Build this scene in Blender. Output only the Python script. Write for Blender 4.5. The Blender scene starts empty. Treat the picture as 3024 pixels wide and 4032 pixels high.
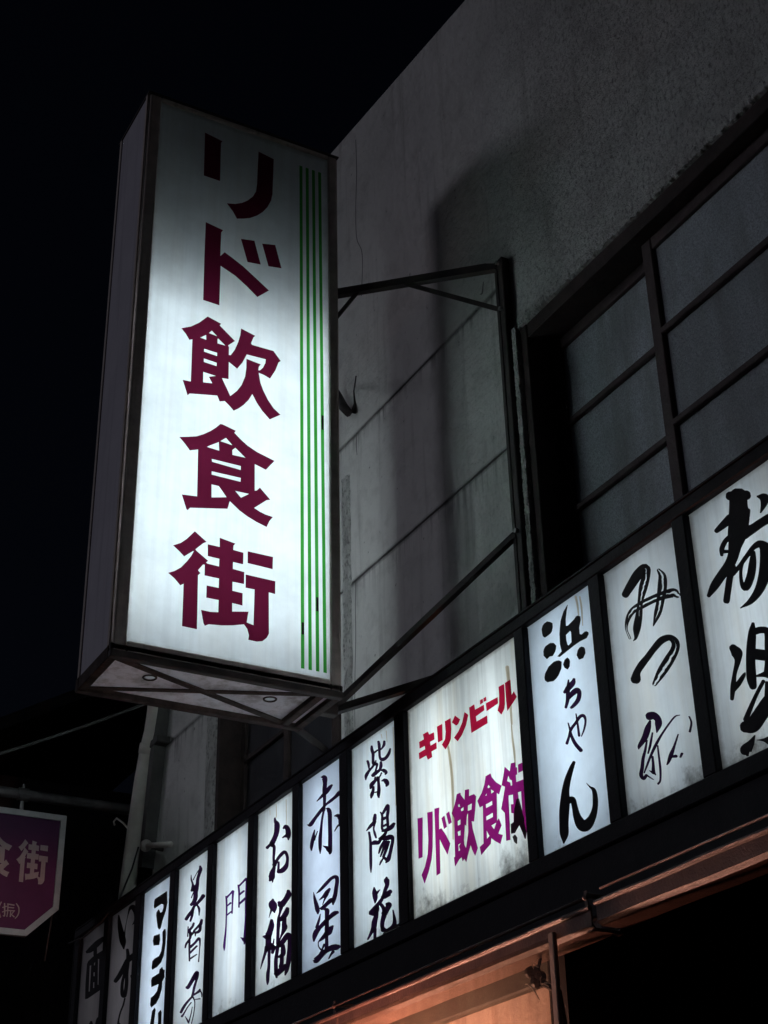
import bpy, math, random
import numpy as np
from mathutils import Vector, Matrix
from mathutils.geometry import tessellate_polygon

random.seed(7)
sc = bpy.context.scene
COL = sc.collection

# ------------------------------------------------------------------ camera
YAW, PITCH, ROLL = (math.radians(a) for a in (29.2186239, 29.20279786, -1.40062233))
FPX, PW, PH = 6150.0, 3024.0, 4032.0            # focal length and frame of the photograph in its own pixels
EYE = Vector((-3.0, 0.0, 1.6))
F = Vector((math.sin(YAW) * math.cos(PITCH), math.cos(YAW) * math.cos(PITCH), math.sin(PITCH)))
R0 = Vector((math.cos(YAW), -math.sin(YAW), 0)); U0 = R0.cross(F)
R = R0 * math.cos(ROLL) + U0 * math.sin(ROLL)
U = U0 * math.cos(ROLL) - R0 * math.sin(ROLL)
cam = bpy.data.cameras.new('camera')
cam.sensor_fit = 'VERTICAL'; cam.sensor_height = 36; cam.lens = FPX / PH * 36
cam.clip_start = 0.05; cam.clip_end = 1000
co = bpy.data.objects.new('camera', cam); COL.objects.link(co)
co.matrix_world = Matrix(((R.x, U.x, -F.x, EYE.x), (R.y, U.y, -F.y, EYE.y), (R.z, U.z, -F.z, EYE.z), (0, 0, 0, 1)))
sc.camera = co

# ------------------------------------------------------------------ night sky, one dim lilac far light, exposure
SUN_DIR = Vector((0.80, -0.57, -0.20)).normalized()
w = bpy.data.worlds.new('World'); sc.world = w; w.use_nodes = True
nt = w.node_tree
sky = nt.nodes.new('ShaderNodeTexSky'); sky.sky_type = 'NISHITA'; sky.sun_disc = False
sky.sun_elevation = math.radians(-3.8); sky.sun_rotation = math.atan2(-SUN_DIR.x, -SUN_DIR.y)
navy = nt.nodes.new('ShaderNodeMix'); navy.data_type = 'RGBA'; navy.blend_type = 'MULTIPLY'; navy.inputs[0].default_value = 1.0
navy.inputs[7].default_value = (0.72, 0.85, 1.2, 1)
nt.links.new(sky.outputs[0], navy.inputs[6]); nt.links.new(navy.outputs[2], nt.nodes['Background'].inputs[0])
nt.nodes['Background'].inputs[1].default_value = 0.05
sun = bpy.data.lights.new('sun', 'SUN'); sun.energy = 0.155; sun.angle = math.radians(11); sun.color = (0.86, 0.85, 1.0)
so = bpy.data.objects.new('sun', sun); COL.objects.link(so)
so.rotation_euler = SUN_DIR.to_track_quat('-Z', 'Y').to_euler(); so.location = (-12, 12, 9)
sc.view_settings.view_transform = 'Standard'; sc.view_settings.look = 'None'
sc.view_settings.exposure = 0; sc.view_settings.gamma = 1
sc.cycles.use_denoising = True
sc.cycles.max_bounces = 8; sc.cycles.diffuse_bounces = 5; sc.cycles.transmission_bounces = 8
sc.cycles.sample_clamp_indirect = 6
sc.cycles.caustics_reflective = False; sc.cycles.caustics_refractive = False

# ------------------------------------------------------------------ helpers
WORLD = {}                                       # object name -> world origin

def tag(o, label=None, cat=None, group=None, kind=None):
    if label: o['label'] = label
    if cat: o['category'] = cat
    if group: o['group'] = group
    if kind: o['kind'] = kind
    return o

def empty(name, loc, label=None, cat=None, group=None, parent=None):
    o = bpy.data.objects.new(name, None); COL.objects.link(o)
    o.empty_display_size = 0.1
    place(o, Vector(loc), parent)
    return tag(o, label, cat, group)

def place(o, wloc, parent=None):
    WORLD[o.name] = wloc.copy()
    if parent is not None:
        o.parent = parent; o.location = wloc - WORLD[parent.name]
    else:
        o.location = wloc

def mesh(name, verts, faces, mat, parent=None, origin=None, smooth=False):
    v = np.array(verts, dtype=float)
    if origin is None: origin = (v.min(0) + v.max(0)) / 2
    origin = Vector(origin)
    me = bpy.data.meshes.new(name)
    me.from_pydata([tuple(a) for a in (v - np.array(origin))], [], faces)
    me.validate(); me.update()
    if smooth: me.polygons.foreach_set('use_smooth', [True] * len(me.polygons))
    mats = mat if isinstance(mat, (list, tuple)) else [mat]
    for m in mats: me.materials.append(m)
    o = bpy.data.objects.new(name, me); COL.objects.link(o)
    place(o, origin, parent)
    return o

class MB:
    """collects shapes in world space"""
    def __init__(s): s.v = []; s.f = []
    def add(s, v, f):
        n = len(s.v); s.v += [tuple(a) for a in v]; s.f += [tuple(i + n for i in q) for q in f]; return s
    def box(s, a, b, bev=0.0):
        x0, y0, z0 = (min(p, q) for p, q in zip(a, b)); x1, y1, z1 = (max(p, q) for p, q in zip(a, b))
        if bev <= 0:
            return s.add([(x0,y0,z0),(x1,y0,z0),(x1,y1,z0),(x0,y1,z0),(x0,y0,z1),(x1,y0,z1),(x1,y1,z1),(x0,y1,z1)],
                         [(3,2,1,0),(4,5,6,7),(0,1,5,4),(1,2,6,5),(2,3,7,6),(3,0,4,7)])
        # chamfer every edge: 24 vertices
        lo = (x0, y0, z0); hi = (x1, y1, z1); vs = []; idx = {}
        for c in range(8):
            sg = [(c >> k) & 1 for k in range(3)]
            for ax in range(3):
                p = []
                for k in range(3):
                    e = hi[k] if sg[k] else lo[k]
                    p.append(e if k == ax else (e - bev if sg[k] else e + bev))
                idx[(c, ax)] = len(vs); vs.append(tuple(p))
        fs = []
        for ax in range(3):
            u, w_ = [(1, 2), (2, 0), (0, 1)][ax]
            for side in (0, 1):
                q = [idx[((side << ax) | (i << u) | (j << w_), ax)] for i, j in ((0,0),(1,0),(1,1),(0,1))]
                fs.append(tuple(q if side else q[::-1]))
        for ax in range(3):
            u, w_ = [(1, 2), (2, 0), (0, 1)][ax]
            for i in (0, 1):
                for j in (0, 1):
                    b0 = (i << u) | (j << w_); b1 = b0 | (1 << ax)
                    fs.append((idx[(b0, u)], idx[(b1, u)], idx[(b1, w_)], idx[(b0, w_)]))
        for c in range(8): fs.append((idx[(c, 0)], idx[(c, 1)], idx[(c, 2)]))
        return s.add(vs, fs)
    def tube(s, pts, r, n=8, cap=True):
        pts = [Vector(p) for p in pts]; rings = []
        t = (pts[1] - pts[0]).normalized()
        a = t.orthogonal().normalized()
        for i, p in enumerate(pts):
            d = (pts[min(i + 1, len(pts) - 1)] - pts[max(i - 1, 0)]).normalized()
            a = (a - d * a.dot(d)).normalized(); b = d.cross(a)
            rr = r[i] if isinstance(r, (list, tuple)) else r
            rings.append([p + (a * math.cos(2 * math.pi * k / n) + b * math.sin(2 * math.pi * k / n)) * rr for k in range(n)])
        vs = [q for g in rings for q in g]; fs = []
        for i in range(len(pts) - 1):
            for k in range(n):
                fs.append((i*n+k, i*n+(k+1) % n, (i+1)*n+(k+1) % n, (i+1)*n+k))
        if cap:
            fs.append(tuple(range(n))[::-1]); fs.append(tuple((len(pts)-1)*n + k for k in range(n)))
        return s.add(vs, fs)
    def bar(s, p, q, wd, th, up=(0, 0, 1)):
        p, q = Vector(p), Vector(q); d = (q - p).normalized(); up = Vector(up)
        a = d.cross(up).normalized() * th / 2; b = a.cross(d).normalized() * wd / 2
        vs = [p-a-b, p+a-b, p+a+b, p-a+b, q-a-b, q+a-b, q+a+b, q-a+b]
        return s.add(vs, [(3,2,1,0),(4,5,6,7),(0,1,5,4),(1,2,6,5),(2,3,7,6),(3,0,4,7)])
    def ball(s, c, r, n=8, m=6, sq=(1, 1, 1)):
        vs = []; fs = []
        for i in range(m + 1):
            th = math.pi * i / m
            for k in range(n):
                ph = 2 * math.pi * k / n
                vs.append((c[0] + r*sq[0]*math.sin(th)*math.cos(ph), c[1] + r*sq[1]*math.sin(th)*math.sin(ph), c[2] + r*sq[2]*math.cos(th)))
        for i in range(m):
            for k in range(n): fs.append((i*n+k, (i+1)*n+k, (i+1)*n+(k+1) % n, i*n+(k+1) % n))
        return s.add(vs, fs)
    def build(s, name, mat, parent=None, origin=None, smooth=False):
        return mesh(name, s.v, s.f, mat, parent, origin, smooth)

def part(name, mat, parent, a, b, bev=0.0):
    return MB().box(a, b, bev).build(name, mat, parent)

def ray(px, py): return F + R * ((px - PW / 2) / FPX) - U * ((py - PH / 2) / FPX)
def on_x(px, py, x):                              # survey: a photograph point on the plane x = const
    d = ray(px, py); return EYE + d * ((x - EYE.x) / d.x)
def on_y(px, py, y):
    d = ray(px, py); return EYE + d * ((y - EYE.y) / d.y)

# ------------------------------------------------------------------ materials
def new_mat(name):
    m = bpy.data.materials.new(name); m.use_nodes = True
    return m, m.node_tree, m.node_tree.nodes, m.node_tree.links

def N(nt, kind, **kw):
    n = nt.nodes.new(kind)
    for k, v in kw.items(): setattr(n, k, v)
    return n

def noise(nt, vec, scale, detail=4, rough=0.6):
    n = N(nt, 'ShaderNodeTexNoise'); n.inputs['Scale'].default_value = scale
    n.inputs['Detail'].default_value = detail; n.inputs['Roughness'].default_value = rough
    nt.links.new(vec, n.inputs['Vector']); return n.outputs[0]

def mapping(nt, vec, scale=(1, 1, 1), loc=(0, 0, 0)):
    n = N(nt, 'ShaderNodeMapping'); n.inputs['Scale'].default_value = scale; n.inputs['Location'].default_value = loc
    nt.links.new(vec, n.inputs['Vector']); return n.outputs[0]

def ramp(nt, fac, stops):
    n = N(nt, 'ShaderNodeValToRGB'); e = n.color_ramp.elements
    while len(e) < len(stops): e.new(0.5)
    for el, (p, c) in zip(e, stops):
        el.position = p; el.color = (c[0], c[1], c[2], 1) if isinstance(c, (tuple, list)) else (c, c, c, 1)
    nt.links.new(fac, n.inputs[0]); return n.outputs[0]

def math_(nt, op, a, b=None, clamp=False):
    n = N(nt, 'ShaderNodeMath', operation=op, use_clamp=clamp)
    for i, q in enumerate((a, b)):
        if q is None: continue
        if isinstance(q, (int, float)): n.inputs[i].default_value = q
        else: nt.links.new(q, n.inputs[i])
    return n.outputs[0]

def mix_rgb(nt, fac, a, b, blend='MIX'):
    n = N(nt, 'ShaderNodeMix', data_type='RGBA', blend_type=blend)
    for i, q in ((0, fac), (6, a), (7, b)):
        if isinstance(q, (int, float)): n.inputs[i].default_value = q
        elif isinstance(q, (tuple, list)): n.inputs[i].default_value = (*q, 1)
        else: nt.links.new(q, n.inputs[i])
    return n.outputs[2]

def worn(name, col, col2, rough=0.7, scale=6, bump=0.3, bscale=40, metal=0.0, spec=0.3, streak=None):
    m, nt, nd, lk = new_mat(name); b = nd['Principled BSDF']
    tc = N(nt, 'ShaderNodeTexCoord').outputs['Object']
    f = noise(nt, tc, scale, 6, 0.65)
    c = mix_rgb(nt, ramp(nt, f, [(0.35, 0), (0.68, 1)]), col, col2)
    if streak:
        s = noise(nt, mapping(nt, tc, (14, 14, 0.7)), 2.0, 4, 0.6)
        c = mix_rgb(nt, ramp(nt, s, [(0.52, 0), (0.75, 0.8)]), c, streak)
    lk.new(c, b.inputs['Base Color']); b.inputs['Roughness'].default_value = rough
    b.inputs['Metallic'].default_value = metal; b.inputs['Specular IOR Level'].default_value = spec
    bn = N(nt, 'ShaderNodeBump'); bn.inputs['Strength'].default_value = bump; bn.inputs['Distance'].default_value = 0.01
    lk.new(noise(nt, tc, bscale, 5, 0.7), bn.inputs['Height']); lk.new(bn.outputs[0], b.inputs['Normal'])
    return m

M = {}
M['iron'] = worn('painted_iron', (0.055, 0.052, 0.054), (0.11, 0.088, 0.078), 0.6, 9, 0.35, 60)
M['frame_black'] = worn('black_frame', (0.006, 0.006, 0.010), (0.013, 0.012, 0.016), 0.55, 7, 0.25, 50, spec=0.12)
M['retainer'] = worn('grey_brown_retainer', (0.78, 0.70, 0.64), (0.55, 0.48, 0.44), 0.6, 12, 0.3, 60, streak=(0.36, 0.31, 0.28))
M['side'] = worn('lilac_grey_side', (0.72, 0.70, 0.78), (0.62, 0.60, 0.68), 0.5, 3, 0.1, 40, streak=(0.5, 0.48, 0.55))
M['lining'] = worn('grey_lining', (0.45, 0.45, 0.45), (0.38, 0.38, 0.38), 0.8, 3, 0.0)
M['dull'] = worn('dark_baffle_lining', (0.30, 0.30, 0.30), (0.24, 0.24, 0.24), 0.8, 3, 0.0)  # dark grey to soak up bounced light around the dead tubes
M['inside'] = worn('white_inside', (0.8, 0.8, 0.8), (0.72, 0.72, 0.72), 0.8, 3, 0.0)

M['rusty'] = worn('rusty_iron', (0.05, 0.035, 0.03), (0.12, 0.09, 0.08), 0.8, 18, 0.6, 70)
M['wood'] = worn('dark_window_wood', (0.035, 0.026, 0.024), (0.07, 0.048, 0.045), 0.7, 10, 0.5, 50)
M['wood_brown'] = worn('brown_window_wood', (0.07, 0.05, 0.05), (0.11, 0.08, 0.078), 0.65, 12, 0.5, 60)
M['dark_wall'] = worn('dark_boarding', (0.012, 0.012, 0.015), (0.022, 0.019, 0.02), 0.8, 6, 0.4, 30)
M['lintel'] = worn('grey_green_lintel', (0.10, 0.105, 0.09), (0.06, 0.06, 0.055), 0.7, 5, 0.3, 40)
M['cream'] = worn('cream_wall', (0.56, 0.47, 0.40), (0.44, 0.36, 0.30), 0.8, 4, 0.4, 40, streak=(0.28, 0.2, 0.14))
M['gutter'] = worn('brown_gutter', (0.16, 0.095, 0.08), (0.09, 0.052, 0.045), 0.30, 14, 0.5, 120, spec=0.6)
M['pvc'] = worn('grey_pvc', (0.80, 0.77, 0.70), (0.62, 0.58, 0.52), 0.55, 8, 0.15, 40)
M['pipe_dark'] = worn('dark_downpipe', (0.11, 0.11, 0.105), (0.07, 0.07, 0.07), 0.6, 8, 0.2, 40)
M['cable'] = worn('black_cable', (0.03, 0.028, 0.03), (0.05, 0.045, 0.045), 0.5, 20, 0.1)
M['steel'] = worn('brushed_steel', (0.55, 0.55, 0.54), (0.42, 0.42, 0.42), 0.34, 12, 0.15, 90, metal=0.85, spec=0.5)
M['galv'] = worn('galvanised_pipe', (0.20, 0.20, 0.20), (0.12, 0.12, 0.12), 0.45, 10, 0.3, 70, metal=0.5)
M['purple'] = worn('purple_board', (0.10, 0.018, 0.095), (0.08, 0.015, 0.078), 0.45, 5, 0.05, 30)
M['pale_print'] = worn('pale_print', (0.42, 0.40, 0.42), (0.34, 0.32, 0.34), 0.6, 14, 0.0)
M['asphalt'] = worn('asphalt', (0.045, 0.045, 0.048), (0.06, 0.06, 0.06), 0.9, 8, 0.5, 120)
M['black_print'] = worn('black_lettering', (0.010, 0.009, 0.012), (0.018, 0.015, 0.02), 0.6, 10, 0.12, 60, spec=0.12)
M['crack'] = worn('crack_shadow', (0.20, 0.195, 0.19), (0.30, 0.29, 0.28), 0.9, 20, 0.1)
M['bolt'] = worn('galvanised_bolt', (0.35, 0.35, 0.34), (0.25, 0.24, 0.23), 0.4, 20, 0.1, metal=0.6)

def film(name, col, body=0.25):
    """coloured film on a lit face: lets the light behind it through in its own colour"""
    m, nt, nd, lk = new_mat(name)
    for n in list(nd):
        if n.type == 'BSDF_PRINCIPLED': nd.remove(n)
    tc = N(nt, 'ShaderNodeTexCoord').outputs['Object']
    v = noise(nt, tc, 5, 5, 0.6)
    c = mix_rgb(nt, ramp(nt, v, [(0.3, 0), (0.75, 1)]), col, tuple(k * 0.8 for k in col))
    t = N(nt, 'ShaderNodeBsdfTranslucent'); d = N(nt, 'ShaderNodeBsdfPrincipled')
    lk.new(c, t.inputs[0]); lk.new(c, d.inputs['Base Color']); d.inputs['Roughness'].default_value = 0.5; d.inputs['Specular IOR Level'].default_value = 0.15
    a = N(nt, 'ShaderNodeMixShader'); a.inputs[0].default_value = body
    lk.new(t.outputs[0], a.inputs[1]); lk.new(d.outputs[0], a.inputs[2])
    lk.new(a.outputs[0], nd['Material Output'].inputs[0]); return m

M['crimson'] = film('crimson_film', (0.165, 0.012, 0.043))
M['magenta'] = film('magenta_film', (0.40, 0.014, 0.24))
M['red'] = film('red_film', (0.66, 0.012, 0.065))
M['violet_black'] = film('violet_black_film', (0.030, 0.006, 0.045), 0.5)
M['violet'] = film('violet_film', (0.085, 0.012, 0.16), 0.3)
M['green'] = film('green_film', (0.06, 0.46, 0.06))
M['rust'] = film('rust_run', (0.70, 0.60, 0.46))
M['grime'] = film('grime', (0.06, 0.045, 0.05), 0.4)
def stained_tray():
    m = film('milky_plastic_tray', (0.84, 0.80, 0.85), 0.88); nt = m.node_tree
    tc = N(nt, 'ShaderNodeTexCoord').outputs['Object']
    k = ramp(nt, noise(nt, tc, 9, 6, 0.7), [(0.47, 0), (0.66, 0.8)])
    for n in list(nt.nodes):
        if n.type in ('BSDF_TRANSLUCENT', 'BSDF_PRINCIPLED'):
            src = n.inputs[0].links[0].from_socket
            nt.links.new(mix_rgb(nt, k, src, (0.30, 0.24, 0.22)), n.inputs[0])
    return m
M['tray'] = stained_tray()
M['peel'] = film('bare_acrylic_under_peeled_paint', (0.62, 0.62, 0.56), 0.2)

def acrylic(name, w_, h_, axis, tint, dirt, mould, seed, trans=0.72):
    """translucent sign face; local origin at its lower corner. Rain streaks, grime along the lower edge."""
    m, nt, nd, lk = new_mat(name)
    for n in list(nd):
        if n.type == 'BSDF_PRINCIPLED': nd.remove(n)
    tc = N(nt, 'ShaderNodeTexCoord').outputs['Object']
    sx = N(nt, 'ShaderNodeSeparateXYZ'); lk.new(tc, sx.inputs[0])
    u = sx.outputs[axis]; v = sx.outputs[2]
    s1 = noise(nt, mapping(nt, tc, (22, 22, 0.55), (seed, seed, 0)), 1.6, 5, 0.65)
    s2 = noise(nt, mapping(nt, tc, (7, 7, 1.2), (seed * 2, seed, 3)), 1.3, 4, 0.6)
    bl = noise(nt, mapping(nt, tc, (1, 1, 1), (seed, 0, seed)), 4.5, 6, 0.65)
    fine = noise(nt, mapping(nt, tc, (1, 1, 1), (0, seed, seed)), 17, 6, 0.7)
    streak = ramp(nt, s1, [(0.46, 0), (0.72, 1)])
    streak2 = ramp(nt, s2, [(0.45, 0), (0.78, 1)])
    warm = (0.80, 0.70, 0.52)
    clean = mix_rgb(nt, ramp(nt, bl, [(0.38, 0), (0.72, 0.8)]), tint, tuple(t * 0.78 for t in tint))
    c = mix_rgb(nt, math_(nt, 'MULTIPLY', streak, dirt), clean, tuple(t * 0.66 for t in tint))
    c = mix_rgb(nt, math_(nt, 'MULTIPLY', streak2, dirt * 0.55), c, warm)
    # grime creeping up from the lower edge and in from the edges, broken up by noise
    up = math_(nt, 'DIVIDE', v, h_)                                        # 0 bottom .. 1 top
    lowm = math_(nt, 'SUBTRACT', mould, math_(nt, 'MULTIPLY', up, 2.6))
    gm = math_(nt, 'ADD', lowm, math_(nt, 'MULTIPLY', math_(nt, 'SUBTRACT', bl, 0.5), 1.5))
    gm = math_(nt, 'ADD', gm, math_(nt, 'MULTIPLY', math_(nt, 'SUBTRACT', fine, 0.5), 0.8))
    gmask = ramp(nt, gm, [(0.16, 0), (0.55, 0.95)])
    c = mix_rgb(nt, gmask, c, (0.05, 0.046, 0.038))
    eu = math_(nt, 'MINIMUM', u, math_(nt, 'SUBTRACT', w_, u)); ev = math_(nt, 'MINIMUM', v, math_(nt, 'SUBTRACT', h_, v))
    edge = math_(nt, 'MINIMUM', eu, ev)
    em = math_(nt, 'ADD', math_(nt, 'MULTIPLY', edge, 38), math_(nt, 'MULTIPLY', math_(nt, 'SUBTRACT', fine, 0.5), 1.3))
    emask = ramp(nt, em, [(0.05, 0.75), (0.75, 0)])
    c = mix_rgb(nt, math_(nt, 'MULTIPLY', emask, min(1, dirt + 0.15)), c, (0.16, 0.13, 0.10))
    t = N(nt, 'ShaderNodeBsdfTranslucent'); d = N(nt, 'ShaderNodeBsdfPrincipled')
    lk.new(c, t.inputs[0]); lk.new(c, d.inputs['Base Color']); d.inputs['Roughness'].default_value = 0.3
    a = N(nt, 'ShaderNodeMixShader'); a.inputs[0].default_value = 1 - trans
    lk.new(t.outputs[0], a.inputs[1]); lk.new(d.outputs[0], a.inputs[2])
    lk.new(a.outputs[0], nd['Material Output'].inputs[0]); return m

def tube_mat(name, strength, col=(0.86, 0.95, 1.0)):
    m, nt, nd, lk = new_mat(name); b = nd['Principled BSDF']
    b.inputs['Base Color'].default_value = (0.8, 0.8, 0.8, 1); b.inputs['Roughness'].default_value = 0.3
    b.inputs['Emission Color'].default_value = (*col, 1); b.inputs['Emission Strength'].default_value = strength
    return m

def plaster():
    m, nt, nd, lk = new_mat('mortar_wall'); b = nd['Principled BSDF']
    tc = N(nt, 'ShaderNodeTexCoord').outputs['Object']
    sx = N(nt, 'ShaderNodeSeparateXYZ'); lk.new(tc, sx.inputs[0])
    big = noise(nt, tc, 1.3, 5, 0.6); mid = noise(nt, tc, 7, 6, 0.65)
    c = mix_rgb(nt, ramp(nt, big, [(0.35, 0), (0.7, 1)]), (0.88, 0.88, 0.85), (0.76, 0.76, 0.73))
    c = mix_rgb(nt, ramp(nt, mid, [(0.5, 0), (0.8, 0.7)]), c, (0.52, 0.52, 0.49))
    st = noise(nt, mapping(nt, tc, (9, 9, 0.5)), 1.5, 5, 0.65)
    c = mix_rgb(nt, ramp(nt, st, [(0.55, 0), (0.78, 0.55)]), c, (0.36, 0.35, 0.32))
    spots = noise(nt, tc, 28, 3, 0.5)
    c = mix_rgb(nt, ramp(nt, spots, [(0.70, 0), (0.76, 0.7)]), c, (0.16, 0.15, 0.14))
    drip = ramp(nt, noise(nt, mapping(nt, tc, (30, 30, 1.2)), 1.0, 4, 0.6), [(0.48, 0), (0.70, 1)])
    far = math_(nt, 'GREATER_THAN', sx.outputs[1], 4.28)
    for zj, ln in ((4.815, 0.16), (5.591, 0.10)):
        dz = math_(nt, 'SUBTRACT', zj, sx.outputs[2])
        fade = math_(nt, 'SUBTRACT', 1.0, math_(nt, 'DIVIDE', math_(nt, 'ABSOLUTE', dz), ln), True)
        below = math_(nt, 'MULTIPLY', math_(nt, 'MULTIPLY', fade, math_(nt, 'GREATER_THAN', dz, 0.0)), math_(nt, 'MULTIPLY', drip, far))
        line = math_(nt, 'MULTIPLY', math_(nt, 'SUBTRACT', 1.0, math_(nt, 'DIVIDE', math_(nt, 'ABSOLUTE', dz), 0.022), True), far)
        c = mix_rgb(nt, math_(nt, 'MULTIPLY', below, 0.75), c, (0.10, 0.098, 0.09))
        c = mix_rgb(nt, math_(nt, 'MULTIPLY', math_(nt, 'MULTIPLY', line, mid), 1.5, True), c, (0.06, 0.058, 0.055))
    pit_shade = noise(nt, mapping(nt, tc, (1, 1, 0.55)), 62, 5, 0.72)  # shade of the coarse stucco's pits, painted into the wall colour
    nr = math_(nt, 'MULTIPLY', math_(nt, 'SUBTRACT', 4.75, sx.outputs[1]), 0.9, True)
    c = mix_rgb(nt, math_(nt, 'MULTIPLY', ramp(nt, pit_shade, [(0.50, 0), (0.66, 0.9)]), nr), c, (0.27, 0.265, 0.25))
    blot = noise(nt, tc, 3.2, 6, 0.7)
    c = mix_rgb(nt, math_(nt, 'MULTIPLY', ramp(nt, blot, [(0.48, 0), (0.72, 0.7)]), nr), c, (0.44, 0.43, 0.41))
    lk.new(c, b.inputs['Base Color']); b.inputs['Roughness'].default_value = 0.9
    b.inputs['Specular IOR Level'].default_value = 0.15
    # coarse thrown render above and toward the near window, trowelled smooth on the pier
    rough_n = noise(nt, mapping(nt, tc, (1, 1, 0.6)), 40, 4, 0.8); smooth_n = noise(nt, tc, 22, 4, 0.6)
    near = math_(nt, 'MULTIPLY', math_(nt, 'SUBTRACT', 4.5, sx.outputs[1]), 1.2, True)
    hgt = math_(nt, 'ADD', math_(nt, 'MULTIPLY', rough_n, near), math_(nt, 'MULTIPLY', smooth_n, 0.25))
    bn = N(nt, 'ShaderNodeBump'); bn.inputs['Strength'].default_value = 1.0; bn.inputs['Distance'].default_value = 0.045
    lk.new(hgt, bn.inputs['Height']); lk.new(bn.outputs[0], b.inputs['Normal'])
    return m
M['plaster'] = plaster()

def figured_glass():
    m, nt, nd, lk = new_mat('figured_frosted_glass'); b = nd['Principled BSDF']
    rnd = N(nt, 'ShaderNodeObjectInfo').outputs['Random']
    va = N(nt, 'ShaderNodeVectorMath', operation='ADD'); lk.new(N(nt, 'ShaderNodeTexCoord').outputs['Object'], va.inputs[0])
    cmb = N(nt, 'ShaderNodeCombineXYZ'); lk.new(math_(nt, 'MULTIPLY', rnd, 37.0), cmb.inputs[1]); lk.new(math_(nt, 'MULTIPLY', rnd, 91.0), cmb.inputs[2]); lk.new(cmb.outputs[0], va.inputs[1])
    tc = va.outputs[0]
    g = noise(nt, mapping(nt, tc, (1, 1, 0.6)), 95, 3, 0.7); d = noise(nt, tc, 3, 6, 0.7); gr = noise(nt, tc, 160, 3, 0.8)
    c = mix_rgb(nt, ramp(nt, d, [(0.4, 0), (0.75, 1)]), (0.68, 0.74, 0.78), (0.48, 0.53, 0.57))
    c = mix_rgb(nt, ramp(nt, gr, [(0.42, 0), (0.60, 0.95)]), c, (0.34, 0.38, 0.41))
    c = mix_rgb(nt, math_(nt, 'MULTIPLY', rnd, 0.45), c, (0.26, 0.28, 0.29))
    sm = noise(nt, mapping(nt, tc, (3, 3, 0.8)), 2.2, 5, 0.6)
    c = mix_rgb(nt, ramp(nt, sm, [(0.45, 0), (0.70, 0.8)]), c, (0.26, 0.265, 0.26))
    lk.new(c, b.inputs['Base Color']); b.inputs['Roughness'].default_value = 0.5; b.inputs['Specular IOR Level'].default_value = 0.12
    bn = N(nt, 'ShaderNodeBump'); bn.inputs['Strength'].default_value = 0.8; bn.inputs['Distance'].default_value = 0.008
    lk.new(g, bn.inputs['Height']); lk.new(bn.outputs[0], b.inputs['Normal']); return m
M['glass'] = figured_glass()

def clear_sheet():
    m, nt, nd, lk = new_mat('hazy_clear_sheet')
    for n in list(nd):
        if n.type == 'BSDF_PRINCIPLED': nd.remove(n)
    tc = N(nt, 'ShaderNodeTexCoord').outputs['Object']
    h = ramp(nt, noise(nt, mapping(nt, tc, (5, 5, 1)), 3, 5, 0.6), [(0.3, 0.10), (0.8, 0.30)])
    tr = N(nt, 'ShaderNodeBsdfTransparent'); tr.inputs[0].default_value = (0.93, 0.93, 0.9, 1)
    tl = N(nt, 'ShaderNodeBsdfTranslucent'); tl.inputs[0].default_value = (0.6, 0.55, 0.5, 1)
    gl = N(nt, 'ShaderNodeBsdfGlossy'); gl.inputs['Roughness'].default_value = 0.15
    a = N(nt, 'ShaderNodeMixShader'); lk.new(h, a.inputs[0]); lk.new(tr.outputs[0], a.inputs[1]); lk.new(tl.outputs[0], a.inputs[2])
    c = N(nt, 'ShaderNodeMixShader'); c.inputs[0].default_value = 0.05; lk.new(a.outputs[0], c.inputs[1]); lk.new(gl.outputs[0], c.inputs[2])
    lk.new(c.outputs[0], nd['Material Output'].inputs[0]); return m
M['sheet'] = clear_sheet()

# ------------------------------------------------------------------ the ground
def slab(name, a, b, mat):
    return tag(MB().box(a, b).build(name, mat), kind='structure')
slab('ground', (-120, -80, -0.3), (120, 160, 0.0), M['asphalt'])
slab('pavement', (-1.1, -4, 0.0), (-0.25, 9.5, 0.12), worn('concrete', (0.22, 0.22, 0.21), (0.16, 0.16, 0.15), 0.9, 5, 0.4, 60))

# ------------------------------------------------------------------ the building
bld = empty('building', (0.6, 4.0, 0), 'two-storey mortar-walled building behind the signs with wooden windows', 'building')

def wall_grid(ys, zs, off, thick, name, mat, parent, top=None):
    """front wall as a grid of cells; off(i,j) gives the recess of a cell, None an opening"""
    mb = MB(); ny, nz = len(ys) - 1, len(zs) - 1
    Z = lambda y, z: top(y) if (top and z == zs[-1]) else z
    D = [[off(i, j) for j in range(nz)] for i in range(ny)]
    for i in range(ny):
        for j in range(nz):
            y0, y1, z0, z1 = ys[i], ys[i+1], zs[j], zs[j+1]; d = D[i][j]
            if d is not None:
                mb.add([(d, y0, z0), (d, y1, z0), (d, y1, Z(y1, z1)), (d, y0, Z(y0, z1))], [(3, 2, 1, 0)])
            for (ii, jj, seg) in ((i+1, j, ((y1, z0), (y1, Z(y1, z1)))), (i, j+1, ((y0, Z(y0, z1)), (y1, Z(y1, z1)))),
                                  (i-1, j, ((y0, z0), (y0, Z(y0, z1)))), (i, j-1, ((y0, z0), (y1, z0)))):
                e = D[ii][jj] if 0 <= ii < ny and 0 <= jj < nz else thick
                a = d if d is not None else thick; e = e if e is not None else thick
                if a < e - 1e-6:
                    (p0, q0), (p1, q1) = seg
                    mb.add([(a, p0, q0), (a, p1, q1), (e, p1, q1), (e, p0, q0)], [(0, 1, 2, 3)])
    return mb.build(name, mat, parent, (0, 0, 0))

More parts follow.
